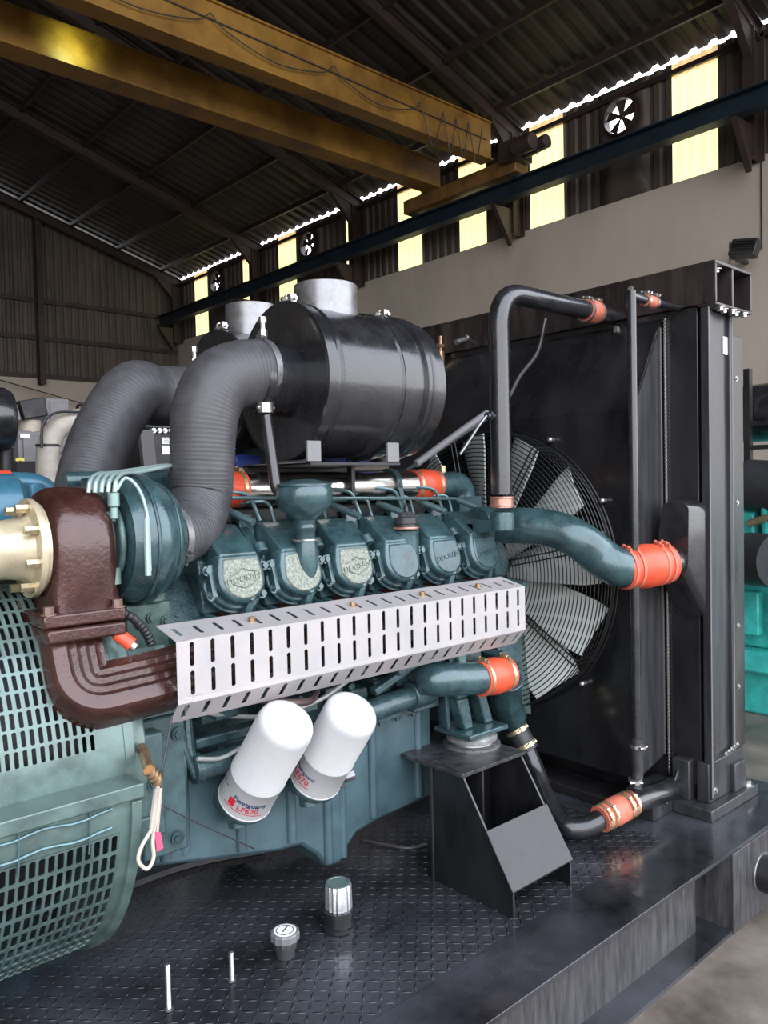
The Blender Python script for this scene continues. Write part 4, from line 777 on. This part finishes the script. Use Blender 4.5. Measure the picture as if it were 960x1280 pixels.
# ------------------------------------------------------------------ oil filters
def filt(cap, base, DC, DB, label, side=0):
    a, b = p(*base, D=DB), p(*cap, D=DC); ax = (b-a).normalized(); L = (b-a).length; r = .0765
    t = thing('oil_filter', a, label, 'filter', None)
    g = G(); g.lathe(a, ax, [(0, r*.93), (.006, r), (.012, r+.0015), (.014, r), (.115, r), (.118, r+.002), (.122, r+.002), (.125, r), (L-.030, r), (L-.018, r-.002), (L-.009, r-.006), (L-.003, r-.014), (L, r-.026), (L+.002, .004)], 64); body = g.build('canister', white, t)
    # head below
    g = G(); g.lathe(a, -ax, [(0, r*.98), (.006, r*.98), (.010, r*.93), (.03, r*.8), (.045, r*.5), (.07, r*.35), (.072, .01)], 40); g.cyl(a-ax*.06+V((0, 0, -.005)), a-ax*.05+V((0, 0, -.045)), .028, n=16); g.cyl(a-ax*.02, a-ax*.03+V((0, .22, .02)), .05, n=20); g.build('filter_head', teal, t)
    # local frame: w points to the camera
    w = (EYE-a); w = (w-ax*w.dot(ax)).normalized(); h = ax.cross(w)
    def wrap(u0, v0, ca, sa):
        def fn(u, v, e_):
            uu, vv = u*ca-v*sa+u0, u*sa+v*ca+v0; th = uu/r
            return a+ax*vv+(w*math.cos(th)+h*math.sin(th))*(r+.0012+e_)
        return fn
    t['group'] = 'white oil filters'
    return t, body, a, ax, w, h, r, wrap
t, body, a, ax, w, h, r, wrap = filt((361, 899), (305, 999), 2.03, 2.19, 'nearer left white oil filter with a red square logo', 0)
f0 = wrap(0.0, .0, -1, 0)
def patch(parent, name, fn, u0, u1, v0, v1, m):
    g = G(); n = 10; rows = [[g.bm.verts.new(fn(u0+(u1-u0)*k/n, v, 0)) for k in range(n+1)] for v in (v0, v1)]
    for k in range(n): g.bm.faces.new((rows[0][k], rows[0][k+1], rows[1][k+1], rows[1][k]))
    return g.build(name, m, parent)
def fnf(a, ax, w, h, r, u0, v0, rot=0.0):
    ca, sa = math.cos(rot), math.sin(rot)
    def fn(u, v, e_):
        uu, vv = u*ca-v*sa+u0, u*sa+v*ca+v0; th = uu/r
        return a+ax*vv+(w*math.cos(th)+h*math.sin(th))*(r+.0012+e_)
    return fn
fn = fnf(a, ax, w, h, r, 0, .0)
patch(body, 'red_logo_square', fnf(a, ax, w, h, r, -.026, .055), -.010, .010, -.012, .014, inkr)
text('brand_lettering', 'Fleetguard', .022, fnf(a, ax, w, h, r, .020, .076), inkb, body, .0002, True)
text('model_lettering', 'LF670', .025, fnf(a, ax, w, h, r, .024, .052), inkr, body, .0002, True)
g = G(); rows = []
for dv in (0, .0025): rows.append([g.bm.verts.new(fn(-.05+.12*k/14, .036+dv-.000*k, 0)) for k in range(15)])
for k in range(14): g.bm.faces.new((rows[0][k], rows[0][k+1], rows[1][k+1], rows[1][k]))
g.build('red_underline', inkr, body)
text('small_print', '\u2022\u2022\u2022 \u2022\u2022', .016, fnf(a, ax, w, h, r, -.075, .082), inkk, body, .0002)
t, body, a, ax, w, h, r, wrap = filt((442, 887), (393, 974), 2.16, 2.31, 'farther right white oil filter beside the drain plug')
text('model_lettering', 'LF670', .026, fnf(a, ax, w, h, r, -.040, .052), inkr, body, .0002, True)
text('brand_lettering', 'Fleetguard', .018, fnf(a, ax, w, h, r, -.035, .076), inkb, body, .0002, True)
patch(body, 'red_underline', fnf(a, ax, w, h, r, 0, 0), -.075, .0, .034, .037, inkr)
q = p(430, 972, Y=1.84); g = G(); g.cyl(q+V((-.03, .05, 0)), q, .03, n=20); g.cyl(q, q+V((.03, -.01, .008)), .018, n=6); tag(g.build('oil_pressure_sensor', stub, bevel=.003), 'small pale metal sensor right of the farther white filter', 'sensor')
# ------------------------------------------------------------------ radiator
XF, XS_ = 2.94, 2.72
ra = thing('radiator', (3.05, 2.31, .3), 'tall black radiator with fan shroud at the right end of the skid', 'radiator')
yn, yf = 1.46, 3.16
g = G(); g.box((XF, yn+.02, .40), (3.20, yf, 2.27)); g.build('core_case', blk, ra, bevel=.004)
g = G(); g.box((XF-.015, yn+.005, 2.262), (3.22, yf+.03, 2.412)); tk = g.build('top_tank', blkr, ra, bevel=.004)
g = G(); g.box((XF-.02, yn-.062, 2.405), (3.235, yf+.03, 2.418)); g.box((XF-.02, yn-.062, 2.262), (XF-.008, yf, 2.405)); g.box((3.06, yn-.06, 2.262), (3.075, yn+.01, 2.405)); g.box((3.215, yn-.062, 2.262), (3.23, yn+.01, 2.405)); g.box((XF-.02, yn-.062, 2.252), (3.235, yn+.01, 2.262)); g.build('tank_channel', blkr, tk, bevel=.002)
g = G(); bolts(g, [(2.98+.05*k, yn-.05+.01*(k % 2), 2.250) for k in range(5)], (0, 0, -1), .012, .014); bolts(g, [(3.0, yn-.02, 2.40)], (0, 0, -1), .018, .012); bolts(g, [(XF-.02, y, 2.375) for y in (1.75, 2.1)]+[(XF-.016, y, 2.225) for y in (1.82, 2.4)], (-1, 0, 0), .010, .008); g.build('tank_bolts', bolt, tk)
# near side column with flanges and seam
g = G(); g.box((XF-.01, yn-.012, .36), (3.0, yn+.005, 2.265)); g.box((XF-.012, yn-.03, .36), (XF+.002, yn+.002, 2.265)); g.build('column_front_channel', greyp, ra, bevel=.003)
g = G(); g.box((3.0, yn+.002, .36), (3.16, yn+.03, 2.25)); g.box((3.14, yn-.012, .36), (3.155, yn+.02, 2.25)); sp_ = g.build('column_side_plate', greyp, ra, bevel=.003)
g = G(); g.box((3.165, yn-.01, .50), (3.26, yn+.2, 2.17)); g.build('rear_guard_flange', blkr, ra, bevel=.002)
c = p(911, 433, Y=yn-.001); g = G(); g.box(c+V((-.050, -.002, -.036)), c+V((.045, .001, .034))); lb = g.build('label', paper, sp_)
g = G()
for k in range(3): g.box(c+V((-.0, -.003, -.02+k*.014)), c+V((.03, -.0025, -.014+k*.014)))
g.build('printed_mark', mat('grey ink', (.35, .35, .45), .6), lb)
g = G(); bolts(g, [(3.20, yn-.01, z) for z in (.75, 1.0, 1.5, 2.0)], (0, -1, 0), .007, .006); g.build('side_screws', bolt, ra)
# seam of weld dots between shroud side and core
ys = 1.625
g = G(); g.cyl((XF-.006, ys-.014, .42), (XF-.006, ys-.014, 2.235), .0035, n=8)
for k in range(120): g.obox((XF-.010, ys-.016, .44+k*.0150), (0, 0, 1), (1, 0, 0), .0095, .009, .007)
g.build('edge_seam', bolt, ra)
g = G(); g.cyl((XF-.012, yn-.030, .37), (XF-.012, yn-.030, 2.26), .003, n=8); g.build('worn_column_edge', cab, ra)
g = G(); g.cyl((3.158, yn-.012, .37), (3.158, yn-.012, 2.245), .0028, n=8); g.build('worn_rear_edge', cab, ra)
# shroud: front sheet with round mouth, slanting top, side cheek
yb, ztp, zbt = 3.02, 1.87, .445
FC, FR = V((XS_, 2.31, 1.225)), .60
g = G(); holed(g, (ys, zbt), (yb, ztp), (FC.y, FC.z), FR, lambda u, v: V((XS_, u, v)), 96)
def quad(g, a, b, c, d): g.bm.faces.new([g.bm.verts.new(V(q)) for q in (a, b, c, d)])
sh = thing('fan_shroud', (XS_, 2.31, zbt), 'black sheet metal fan shroud with slanting top on the radiator face', 'shroud')
g.build('front_sheet', blk, sh, solid=.004, ang=0)
g = G(); quad(g, (XS_, ys, ztp), (XS_, yb, ztp), (XF-.002, yb, 2.235), (XF-.002, ys+.0, 2.235)); g.build('slanting_top_sheet', blk, sh, solid=.004, ang=0)
g = G(); g.prism([(XS_, ys, zbt), (XF-.012, ys, .50), (XF-.012, ys, 2.215), (XF-.05, ys, 2.18), (XS_, ys, ztp)], (0, .006, 0)); g.build('side_cheek', greyp, sh)
g = G(); g.box((XS_-.006, ys-.006, zbt), (XS_+.01, ys+.004, ztp)); g.box((XF-.03, ys-.008, .50), (XF-.02, ys+.004, 2.2)); g.build('edge_bead', mat('worn black edge', (.09, .088, .088), .4, .3), sh, bevel=.002)
g = G(); quad(g, (XS_, ys, zbt), (XS_, yb, zbt), (XF-.002, yb, .50), (XF-.002, ys, .50)); quad(g, (XS_, yb, zbt), (XF, yb, .5), (XF, yb, 2.2), (XS_, yb, ztp)); g.build('bottom_sheet', blkd, sh, solid=.004)
g = G(); g.ringtube(FC+V((-.03, 0, 0)), FC+V((.09, 0, 0)), FR+.004, FR-.002, 96); g.build('mouth_ring', blkd, sh)
# radiator core fins visible through the fan
finm = mat('dark fin mesh', (.02, .02, .021), .45, 0)
g = G()
for k in range(46): g.obox((XF-.02, 2.31, .62+k*.027), (0, 1, 0), (1, 0, 0), 1.2, .008, .004)
for k in range(44): g.obox((XF-.012, 1.72+k*.027, 1.225), (0, 0, 1), (1, 0, 0), 1.2, .006, .003)
g.build('core_grid', mat('fin grey', (.05, .05, .05), .4, .3), ra)
# fan
fa = thing('cooling_fan', (2.62, 2.31, .66), 'large pale grey cooling fan turning behind its wire guard', 'fan')
g = G(); g.lathe((2.50, 2.31, 1.225), (1, 0, 0), [(0, .06), (.04, .10), (.10, .14), (.16, .14), (.17, .05)], 40); g.build('hub', blkd, fa)
for k in range(12):
    th = k*2*pi/12+math.radians(8); rd = V((0, -math.cos(th), math.sin(th))); tg = V((0, math.sin(th), math.cos(th))); ax_ = V((1, 0, 0)); o = V((2.665, 2.31, 1.225))
    rows = []
    for rr, w_, tw in ((.12, .12, .80), (.25, .17, .66), (.40, .205, .54), (.52, .225, .45), (.585, .215, .40)):
        ch = tg*math.cos(tw)+ax_*math.sin(tw); nn = rd.cross(ch); sec = []
        for s_ in range(9): u = -.5+s_/8; sec.append(o+rd*rr+ch*(u*w_)+nn*(.012*(1-4*u*u)+.003))
        for s_ in range(8, -1, -1): u = -.5+s_/8; sec.append(o+rd*rr+ch*(u*w_)+nn*(.012*(1-4*u*u)-.003))
        rows.append(sec)
    g = G(); g.loft(rows); g.build('blade', bladem, fa)
# guard
gd = thing('fan_guard', (2.6, 2.31, .62), 'black wire fan guard of concentric rings', 'guard')
GX = 2.575
g = G(); nr = 27
for k in range(nr):
    rr = .135+(.60-.135)*k/(nr-1); g.torus((GX+.0, 2.31, 1.225), (1, 0, 0), rr, .0024, 80, 5)
g.build('front_rings', wirem, gd)
g = G()
for k in range(6): g.torus((GX+.022*(k+1), 2.31, 1.225), (1, 0, 0), .604, .0024, 80, 5)
g.torus((XS_-.005, 2.31, 1.225), (1, 0, 0), .612, .005, 80, 6); g.build('side_rings', wirem, gd)
for k in range(8):
    th = k*pi/4+math.radians(12); rd = V((0, -math.cos(th), math.sin(th))); tg = V((0, math.sin(th), math.cos(th))); o = V((GX-.004, 2.31, 1.225))
    g = G()
    for s_ in (-.012, .012): g.tube([o+rd*.13+tg*s_, o+rd*.606+tg*s_, o+rd*.606+tg*s_+V((.148, 0, 0))], .0032, 6)
    g.build('radial_wires', wirem, gd)
g = G()
for th in (28, -44, 60): 
    th = math.radians(th); rd = V((0, -math.cos(th), math.sin(th))); q = V((XS_-.004, 2.31, 1.225))+rd*.635; g = G(); g.cyl(q, q-V((.022, 0, 0)), .009, n=10); g.ball(q-V((.024, 0, 0)), .012); g.build('guard_screw', bolt, gd)
# radiator feet
g = G(); g.box((2.86, yn-.06, .30), (3.26, yn+.10, .345)); g.box((2.72, yn+.10, .30), (3.30, yn+.22, .40)); g.box((2.92, yn-.02, .345), (3.22, yn+.03, .50)); g.box((2.90, yn+.05, .345), (3.2, yn+.12, .5)); g.hull([(2.80, yn+.10, .345), (2.90, yn+.10, .345), (2.90, yn+.10, .46), (2.80, yn+.09, .345), (2.90, yn+.09, .345), (2.90, yn+.09, .46)])
g.box((3.10, yn-.04, .345), (3.20, yn+.0, .46)); g.build('foot', greyp, ra, bevel=.004)
g = G(); bolts(g, [(3.08+.025*k, yn-.012, .50+.004*k) for k in range(5)], (0, -1, 0), .007, .006); bolts(g, [(3.22, yn-.03, .345)], (0, 0, 1), .02, .02); bolts(g, [(2.96, yn-.025, .39)], (0, -1, 0), .008, .008); g.build('foot_bolts', bolt, ra)
g = G(); g.box((2.70, 1.62, .30), (2.82, 3.1, .34)); g.box((2.95, 1.6, .30), (3.2, 3.1, .40)); g.build('base_rail', blkd, ra, bevel=.003)
# charge air inlet box and its pipe
bx = thing('charge_air_inlet_box', (2.9, 1.5, 1.07), 'glossy black wedge shaped inlet box welded to the radiator side', 'duct')
def bp(x, y, X): return p(x, y, X=X)
# long box: half round back against the column, funnel mouth towards the engine
zt_, zb_ = p(862, 622, X=XF-.06).z, p(872, 776, X=XF-.02).z
yc_ = 1.515
g = G(); pts = []
for k in range(13):
    a_ = pi*k/12; pts.append(V((XF-.01, yc_+.075*math.cos(a_), zt_-.06+.055*math.sin(a_)))); pts.append(V((XF-.11, yc_+.005+.055*math.cos(a_), zt_-.045+.035*math.sin(a_)))); pts.append(V((XF-.01, yc_+.07*math.cos(a_), zb_+.06-.055*math.sin(a_))))
jx = V((2.845, 1.535, 1.285))
for k in range(16): pts.append(jx+V((-.02, .068*math.cos(k*pi/8), .068*math.sin(k*pi/8))))
g.hull(pts); g.build('box_shell', blk2, bx, bevel=.004)
g = G(); g.cyl(jx+V((.02, 0, 0)), p(822, 705, X=2.72), .060, n=32); g.torus(jx+V((-.012, 0, 0)), (1, 0, 0), .061, .004, 32, 6); g.build('inlet_stub', blk2, bx)
h1 = p(834, 704, X=2.765); h0 = p(781, 711, X=2.58)
t0 = p(612, 657, X=2.31)
pt = [p(612, 657, X=2.31), p(650, 657, X=2.35), p(690, 661, X=2.40), p(722, 674, X=2.44), p(748, 694, X=2.50), p(766, 706, X=2.53), p(784, 712, X=2.59)]
path = crom(pt, 10); n = len(path)
t = tag(G().tube(path, [.066+.006*min(1, i/n*1.6) for i in range(n)], 36).build('charge_air_outlet_pipe', teal), 'wide dark teal pipe curving from the engine to the radiator side', 'pipe')
g = G(); g.cyl(t0-V((.06, -.01, 0)), t0+V((.01, 0, 0)), .075, n=32); g.build('end_flange', teal, t, bevel=.004)
coupling(h0+V((-.015, .005, .0)), h1, .070, 'large orange silicone hose joining the wide teal pipe to the radiator', orange, 4, orange2, (0, -.3, 1), None, .12)
# tall coolant pipe
yv = p(765, 390, X=XF).y
b0, b1, b2 = p(627, 618, Y=yv), p(627, 384, Y=yv), p(742, 390, Y=yv)
vx = b0.x; tz = b2.z
path = fillet([V((vx, yv, b0.z)), V((vx, yv, tz+.0)), V((b2.x-.02, yv, tz))], .13, 12)
t = tag(G().tube(path, .0375, 28).build('coolant_pipe', blk2), 'thick black pipe rising beside the fan and bending to the top tank', 'pipe')
g = G(); q = V((vx, yv, p(625, 627, Y=yv).z)); g.cyl(q-V((0, 0, .022)), q+V((0, 0, .016)), .041, n=28); g.torus(q+V((0, 0, .014)), (0, 0, 1), .041, .004, 28, 6); g.torus(q-V((0, 0, .014)), (0, 0, 1), .041, .004, 28, 6); g.build('lower_hose', copper, t)
g = G(); q = V((vx, yv, p(625, 650, Y=yv).z)); g.cyl(q-V((0, 0, .04)), q+V((0, 0, .03)), .044, n=24); g.hull([q+V(w_) for w_ in ((-.04, 0, -.04), (.04, 0, -.04), (-.04, .2, -.06), (.04, .2, -.06), (-.04, 0, 0), (.04, 0, 0), (-.04, .2, 0), (.04, .2, 0))]); g.obox(q-V((-.03, -.17, .05)), (1, 0, 0), (0, 1, 0), .14, .14, .08); g.build('thermostat_housing', teal, e, bevel=.006)
coupling(V((b2.x-.06, yv, tz)), V((b2.x+.03, yv, tz)), .040, 'dusty orange hose joining the thick black pipe to the top tank', orange2, 2, bolt, (0, -.2, 1))
g = G(); g.cyl((b2.x-.0, yv, tz), (XF-.01, yv, tz), .034, n=24); g.build('tank_port', blk2, ra)
q = p(613, 520, Y=yv); g = G(); g.cyl(V((vx-.03, yv, q.z)), V((vx-.075, yv, q.z)), .012, n=12); g.cyl(V((vx-.05, yv, q.z)), V((vx-.06, yv, q.z)), .017, n=6); g.build('vent_fitting', blk2, t)
g = G(); g.tube(crom([V((vx-.075, yv, q.z)), p(598, 533, Y=yv), p(585, 553, Y=yv), p(575, 568, Y=yv)], 8), .005, 8); g.build('vent_tube', stub, t)
g = G(); g.tube(crom([p(682, 398, Y=2.1), p(672, 440, Y=2.12), p(650, 470, Y=2.15), p(625, 510, Y=2.18), p(560, 555, Y=2.3), p(505, 590, Y=2.4)], 10), .009, 10); tag(g.build('vent_hose', greyp), 'thin grey hose sagging behind the thick black pipe', 'hose')
g = G(); g.tube([p(609, 516, Y=2.05), p(575, 540, Y=2.07), p(520, 580, Y=2.1)], .014, 12); tag(g.build('stay_rod', cab), 'straight grey rod slanting between the drum and the black pipe', 'rod')
# thin overflow pipe on the right
yt = 1.555
z1 = p(791, 370, Y=yt).z; xt = p(791, 500, Y=yt).x; z0 = p(791, 935, Y=yt).z
path = [V((xt, yt, z0)), V((xt, yt, z1)), V((xt+.11, yt, z1-.003))]
g = G(); g.tube([path[0], path[1]+V((0, 0, .017))], .0165, 18); g.tube([path[1], path[2]], .0165, 18); t = tag(g.build('overflow_pipe', blk2), 'thin upright black pipe running the height of the radiator', 'pipe')
coupling(path[2]-V((.02, 0, 0)), path[2]+V((.06, 0, 0)), .019, 'short small orange hose at the top of the thin upright pipe', orange2, 2, bolt, (0, -.2, 1))
g = G(); g.cyl(path[2]+V((.04, 0, 0)), V((XF-.01, yt, z1)), .015, n=16); g.build('tank_port', blk2, ra)
q = path[0]; e2 = p(795, 985, Y=yt)
g = G(); g.tube(crom([q+V((0, 0, .03)), q-V((0, 0, .05)), p(797, 965, Y=yt), e2], 6), .021, 16); hh = tag(g.build('rubber_elbow', rubberd), 'short black rubber elbow at the foot of the thin upright pipe', 'hose')
clamp(q+V((0, 0, .0)), (0, 0, 1), .021, hh, bolt, (0, -1, 0)); clamp(p(794, 975, Y=yt), (0, 0, 1), .022, hh, bolt, (-1, -1, 0))
q = p(570, 428, X=2.845); g = G(); g.cyl(q, q+V((.09, 0, .03)), .013, n=12); g.ball(q+V((.09, 0, .03)), .022); tag(g.build('bleed_cock', stub), 'small bleed cock on the top tank right of the front drum', 'valve')
q = p(551, 445, X=2.905); g = G(); g.cyl(q-V((0, 0, .06)), q+V((0, 0, .02)), .02, n=12); g.cyl(q+V((0, 0, .02)), q+V((0, 0, .10)), .009, n=8); g.cyl(q+V((-.02, 0, .05)), q+V((.02, 0, .05)), .012, n=8); tag(g.build('clamp_stud', brass), 'small brass fitting sticking up just behind the front drum', 'fitting')
# lower coolant line
lx = [p(642, 905, Y=1.99), p(655, 930, Y=1.97), p(672, 968, Y=1.92), p(688, 1005, Y=1.86), p(704, 1028, Y=1.80), p(725, 1034, Y=1.76), p(752, 1020, Y=1.73)]
lx = [V((q.x, q.y, max(q.z, .345))) for q in lx]
lx = [p(648, 915, Y=1.97), p(668, 960, Y=1.90), p(684, 1002, Y=1.80), p(703, 1030, Y=1.70), p(730, 1034, Y=1.64), p(762, 1018, Y=1.60)]
t = tag(G().tube(crom(lx, 10), .0365, 28).build('lower_coolant_pipe', blk2), 'bent black pipe curving down beside the slanted pedestal', 'pipe')
a, b = p(636, 895, Y=2.0), p(660, 938, Y=1.93)
g = G(); g.cyl(a, b, .044, n=28); hh = tag(g.build('rubber_hose', rubberd), 'short black rubber hose with brassy clamps above the pedestal', 'hose')
for f in (.18, .42, .85): clamp(a.lerp(b, f), b-a, .045, hh, gold, (-.4, -1, .3), .016)
a, b = p(750, 1024, Y=1.61), p(790, 1003, Y=1.58)
coupling(a, b, .044, 'dusty orange silicone hose low down in front of the radiator foot', orange2, 4, gold, (.3, -1, .6), None, .1)
g = G(); g.tube([p(784, 1006, Y=1.585), p(840, 985, Y=1.57), p(900, 962, Y=1.56)], .042, 24); g.build('bottom_tank_pipe', blk2, ra)
# ------------------------------------------------------------------ engine mount and pedestal
X1, X2 = 1.808, 2.095; Yn, Ya = 1.497, 1.84; zt = .683; zs = .380
t = thing('mount_pedestal', ((X1+X2)/2, 1.67, .3), 'black welded pedestal with slanted front plate carrying the engine mount', 'pedestal')
X2t = 2.12
g = G(); g.prism([(X1, Ya, .30), (X1, Yn, .30), (X1, Yn, zs), (X1, 1.692, zt-.006), (X1, Ya, zt-.006)], (.008, 0, 0)); g.build('side_plate', blk, t, bevel=.0015)
g = G(); g.prism([(X2, Ya, .30), (X2, Yn, .30), (X2, Yn, zs), (X2, 1.692, zt-.006), (X2, Ya, zt-.006)], (.008, 0, 0)); g.build('side_plate', blk, t, bevel=.0015)
g = G(); g.box((X1-.01, 1.685, zt-.006), (X2+.02, 2.06, zt+.006)); g.build('top_plate', mat('scuffed black plate', (.05, .05, .052), .35, .3, var=.6, scale=30), t, bevel=.0015)
g = G(); yA, zA = Yn, zs; k = .52; yB, zB = Yn+(1.692-Yn)*k, zs+(zt-.006-zs)*k
g.loft([[V((x, yA-.004, zA+.003)), V((x, yB-.004, zB+.003)), V((x, yB-.0, zB-.004)), V((x, yA+.0, zA-.004))] for x in (X1-.004, X2+.012)]); g.build('slanted_plate', mat('scuffed slanted plate', (.02, .02, .022), .42, 0, var=.4, scale=18, rvar=.15, col2=(.055, .055, .058)), t, bevel=.0015)
g = G(); g.box((X1+.008, Ya-.01, .30), (X2, Ya, zt-.006)); g.box((X1+.10, 1.70, .3), (X1+.108, Ya-.01, zt-.006)); g.build('back_plate', blk, t)
g = G(); g.cyl((X1-.003, Ya-.01, .30), (X1-.003, Ya-.01, .675), .006, n=8); g.build('corner_weld', blk, t)
my = 1.865; mx = p(590, 945, Y=my).x
rm = thing('rubber_mount', (mx, my, zt+.006), 'round metal capped rubber mount on top of the pedestal', 'mount')
g = G(); g.lathe((mx, my, zt+.006), (0, 0, 1), [(0, .10), (.008, .10), (.010, .075), (.02, .072)], 40); g.build('base_plate', stub, rm)
g = G(); g.lathe((mx, my, zt+.006), (0, 0, 1), [(.012, .07), (.022, .088), (.034, .090), (.044, .078), (.052, .05)], 40); g.build('metal_cap', mat('cast aluminium', (.5, .5, .48), .35, .7, var=.3, scale=40), rm)
br = thing('mount_bracket', (mx, my, zt+.05), 'teal cast engine bracket with a slotted web standing on the rubber mount', 'bracket')
zb2 = zt+.055
g = G(); g.box((mx-.10, my-.085, zb2), (mx+.10, my+.085, zb2+.018)); g.build('foot_plate', teal, br, bevel=.004)
yw = my-.03
outer = [(-.065, zb2+.018), (.085, zb2+.018), (.045, zb2+.17), (.03, zb2+.26), (-.115, zb2+.26), (-.105, zb2+.17)]
g = G()
# web with a slot: two bars and a bridge
g.prism([(mx-.065, yw, zb2+.018), (mx-.02, yw, zb2+.018), (mx-.045, yw, zb2+.13), (mx-.1, yw, zb2+.13)], (0, .05, 0)); g.prism([(mx+.04, yw, zb2+.018), (mx+.085, yw, zb2+.018), (mx+.045, yw, zb2+.13), (mx+.008, yw, zb2+.13)], (0, .05, 0))
g.prism([(mx-.1, yw, zb2+.13), (mx-.045, yw, zb2+.13), (mx-.035, yw, zb2+.143), (mx-.018, yw, zb2+.15), (mx, yw, zb2+.143), (mx+.008, yw, zb2+.13), (mx+.045, yw, zb2+.13), (mx+.02, yw, zb2+.32), (mx-.145, yw, zb2+.32)], (0, .05, 0))
g.prism([(mx-.145, yw+.04, zb2+.32), (mx+.02, yw+.04, zb2+.32), (mx+.05, yw+.2, zb2+.32), (mx-.1, yw+.2, zb2+.32)], (.0, 0, -.12))
g.hull([(mx-.13, yw+.04, zb2+.3), (mx-.11, yw+.04, zb2+.3), (mx-.11, yw+.04, zb2+.018), (mx-.09, yw+.04, zb2+.018), (mx-.10, yw+.1, zb2+.3), (mx-.09, yw+.1, zb2+.018)])
g.build('web', teal, br, bevel=.006)
g = G(); g.obox((mx-.09, yw-.01, zb2+.27), (-.12, 0, 1), (0, 1, 0), .10, .02, .035); g.build('rib', mat('pale teal rib', (.12, .2, .2), .35, .3), br, bevel=.005)
g = G(); g.box((mx-.2, 1.86, zb2+.20), (mx+.05, 2.02, zb2+.30)); g.build('arm', teal2, br, bevel=.008)
# ------------------------------------------------------------------ hanging sensor lead
q = p(186, 962, Y=1.72); r2_ = p(197, 975, Y=1.72)
g = G(); g.tube(crom([r2_, p(197, 990, Y=1.72), p(195, 1015, Y=1.72), p(190, 1035, Y=1.72), p(177, 1058, Y=1.72), p(173, 1076, Y=1.72), p(184, 1086, Y=1.72), p(192, 1072, Y=1.72), p(191, 1050, Y=1.72), p(196, 1015, Y=1.72), p(200, 985, Y=1.72)], 8), .0045, 8)
ld = tag(g.build('sensor_lead', mat('cream sleeve', (.55, .50, .40), .5), loc=q), 'cream coloured wire loop with pink tag hanging beside the flywheel housing', 'wire')
g = G(); pth = resample([q, r2_+V((0, 0, .0))], .003); g.tube(pth, [.016 if k % 4 < 2 else .012 for k in range(len(pth))], 14); g.tube([r2_, r2_-V((0, 0, .012))], .009, 10); g.tube([q, q+V((.03, .1, .02))], .013, 10); g.build('brass_sensor', brass, ld)
g = G(); g.tube([p(196, 985, Y=1.72), p(190, 1035, Y=1.72)], .0075, 8); g.tube([p(201, 985, Y=1.72), p(196, 1045, Y=1.72)], .004, 6); g.build('twisted_sleeve', lag, ld)
a = p(196, 1050, Y=1.715); g = G(); g.loft([[a+V((-.004, 0, .02)), a+V((.010, 0, .015)), a+V((.010, .003, .015)), a+V((-.004, .003, .02))], [a+V((.0, 0, -.028)), a+V((.016, 0, -.024)), a+V((.016, .003, -.024)), a+V((.0, .003, -.028))]]); g.build('pink_tag', pinkt, ld)
g = G(); g.tube(crom([p(215, 895, Y=1.75), p(207, 940, Y=1.74), p(201, 975, Y=1.725), p(194, 1045, Y=1.72)], 8), .0028, 6); g.tube(crom([p(200, 1005, Y=1.73), p(250, 1030, Y=1.75), p(318, 1061, Y=1.80)], 6), .0022, 6); tag(g.build('thin_wire', rubberd, loc=p(215, 895, Y=1.75)), 'thin wire dropping from the heat shield corner and crossing the oil pan', 'wire')
q = p(455, 1050, Z=.312); g = G(); g.tube(crom([p(455, 1050, Z=.306), p(480, 1055, Z=.306), p(510, 1060, Z=.306), p(533, 1055, Z=.306)], 6), .006, 8); tag(g.build('loose_hose', rubber), 'thin grey hose lying on the deck left of the pedestal', 'hose')
q = p(140, 1105, Z=.3); 
g = G(); g.sweep(crom([p(100, 1135, Z=.3)+V((0, 0, 0)), p(200, 1095, Z=.3), p(262, 1077, Z=.3), p(330, 1065, Z=.3)], 6), [(-.012, 0), (.012, 0), (.012, .02), (-.012, .02)], up=V((0, 0, 1))); tag(g.build('deck_bar', rubber), 'flat bar welded on the deck under the oil pan edge', 'bar')

for pre, gname in (('exhaust_fan', 'round exhaust fans in the side wall'), ('intake_duct', 'ribbed rubber intake ducts'), ('air_cleaner', 'black air cleaner drums'), ('threaded_stud', 'threaded studs on the deck'), ('silicone_hose', 'orange silicone hoses'), ('control_cabinet', 'grey control cabinets behind'), ('blue_sensor', 'blue plastic connectors under the drums')):
    for o in C.objects:
        if o.parent is None and o.name.split('.')[0] == pre: o['group'] = gname
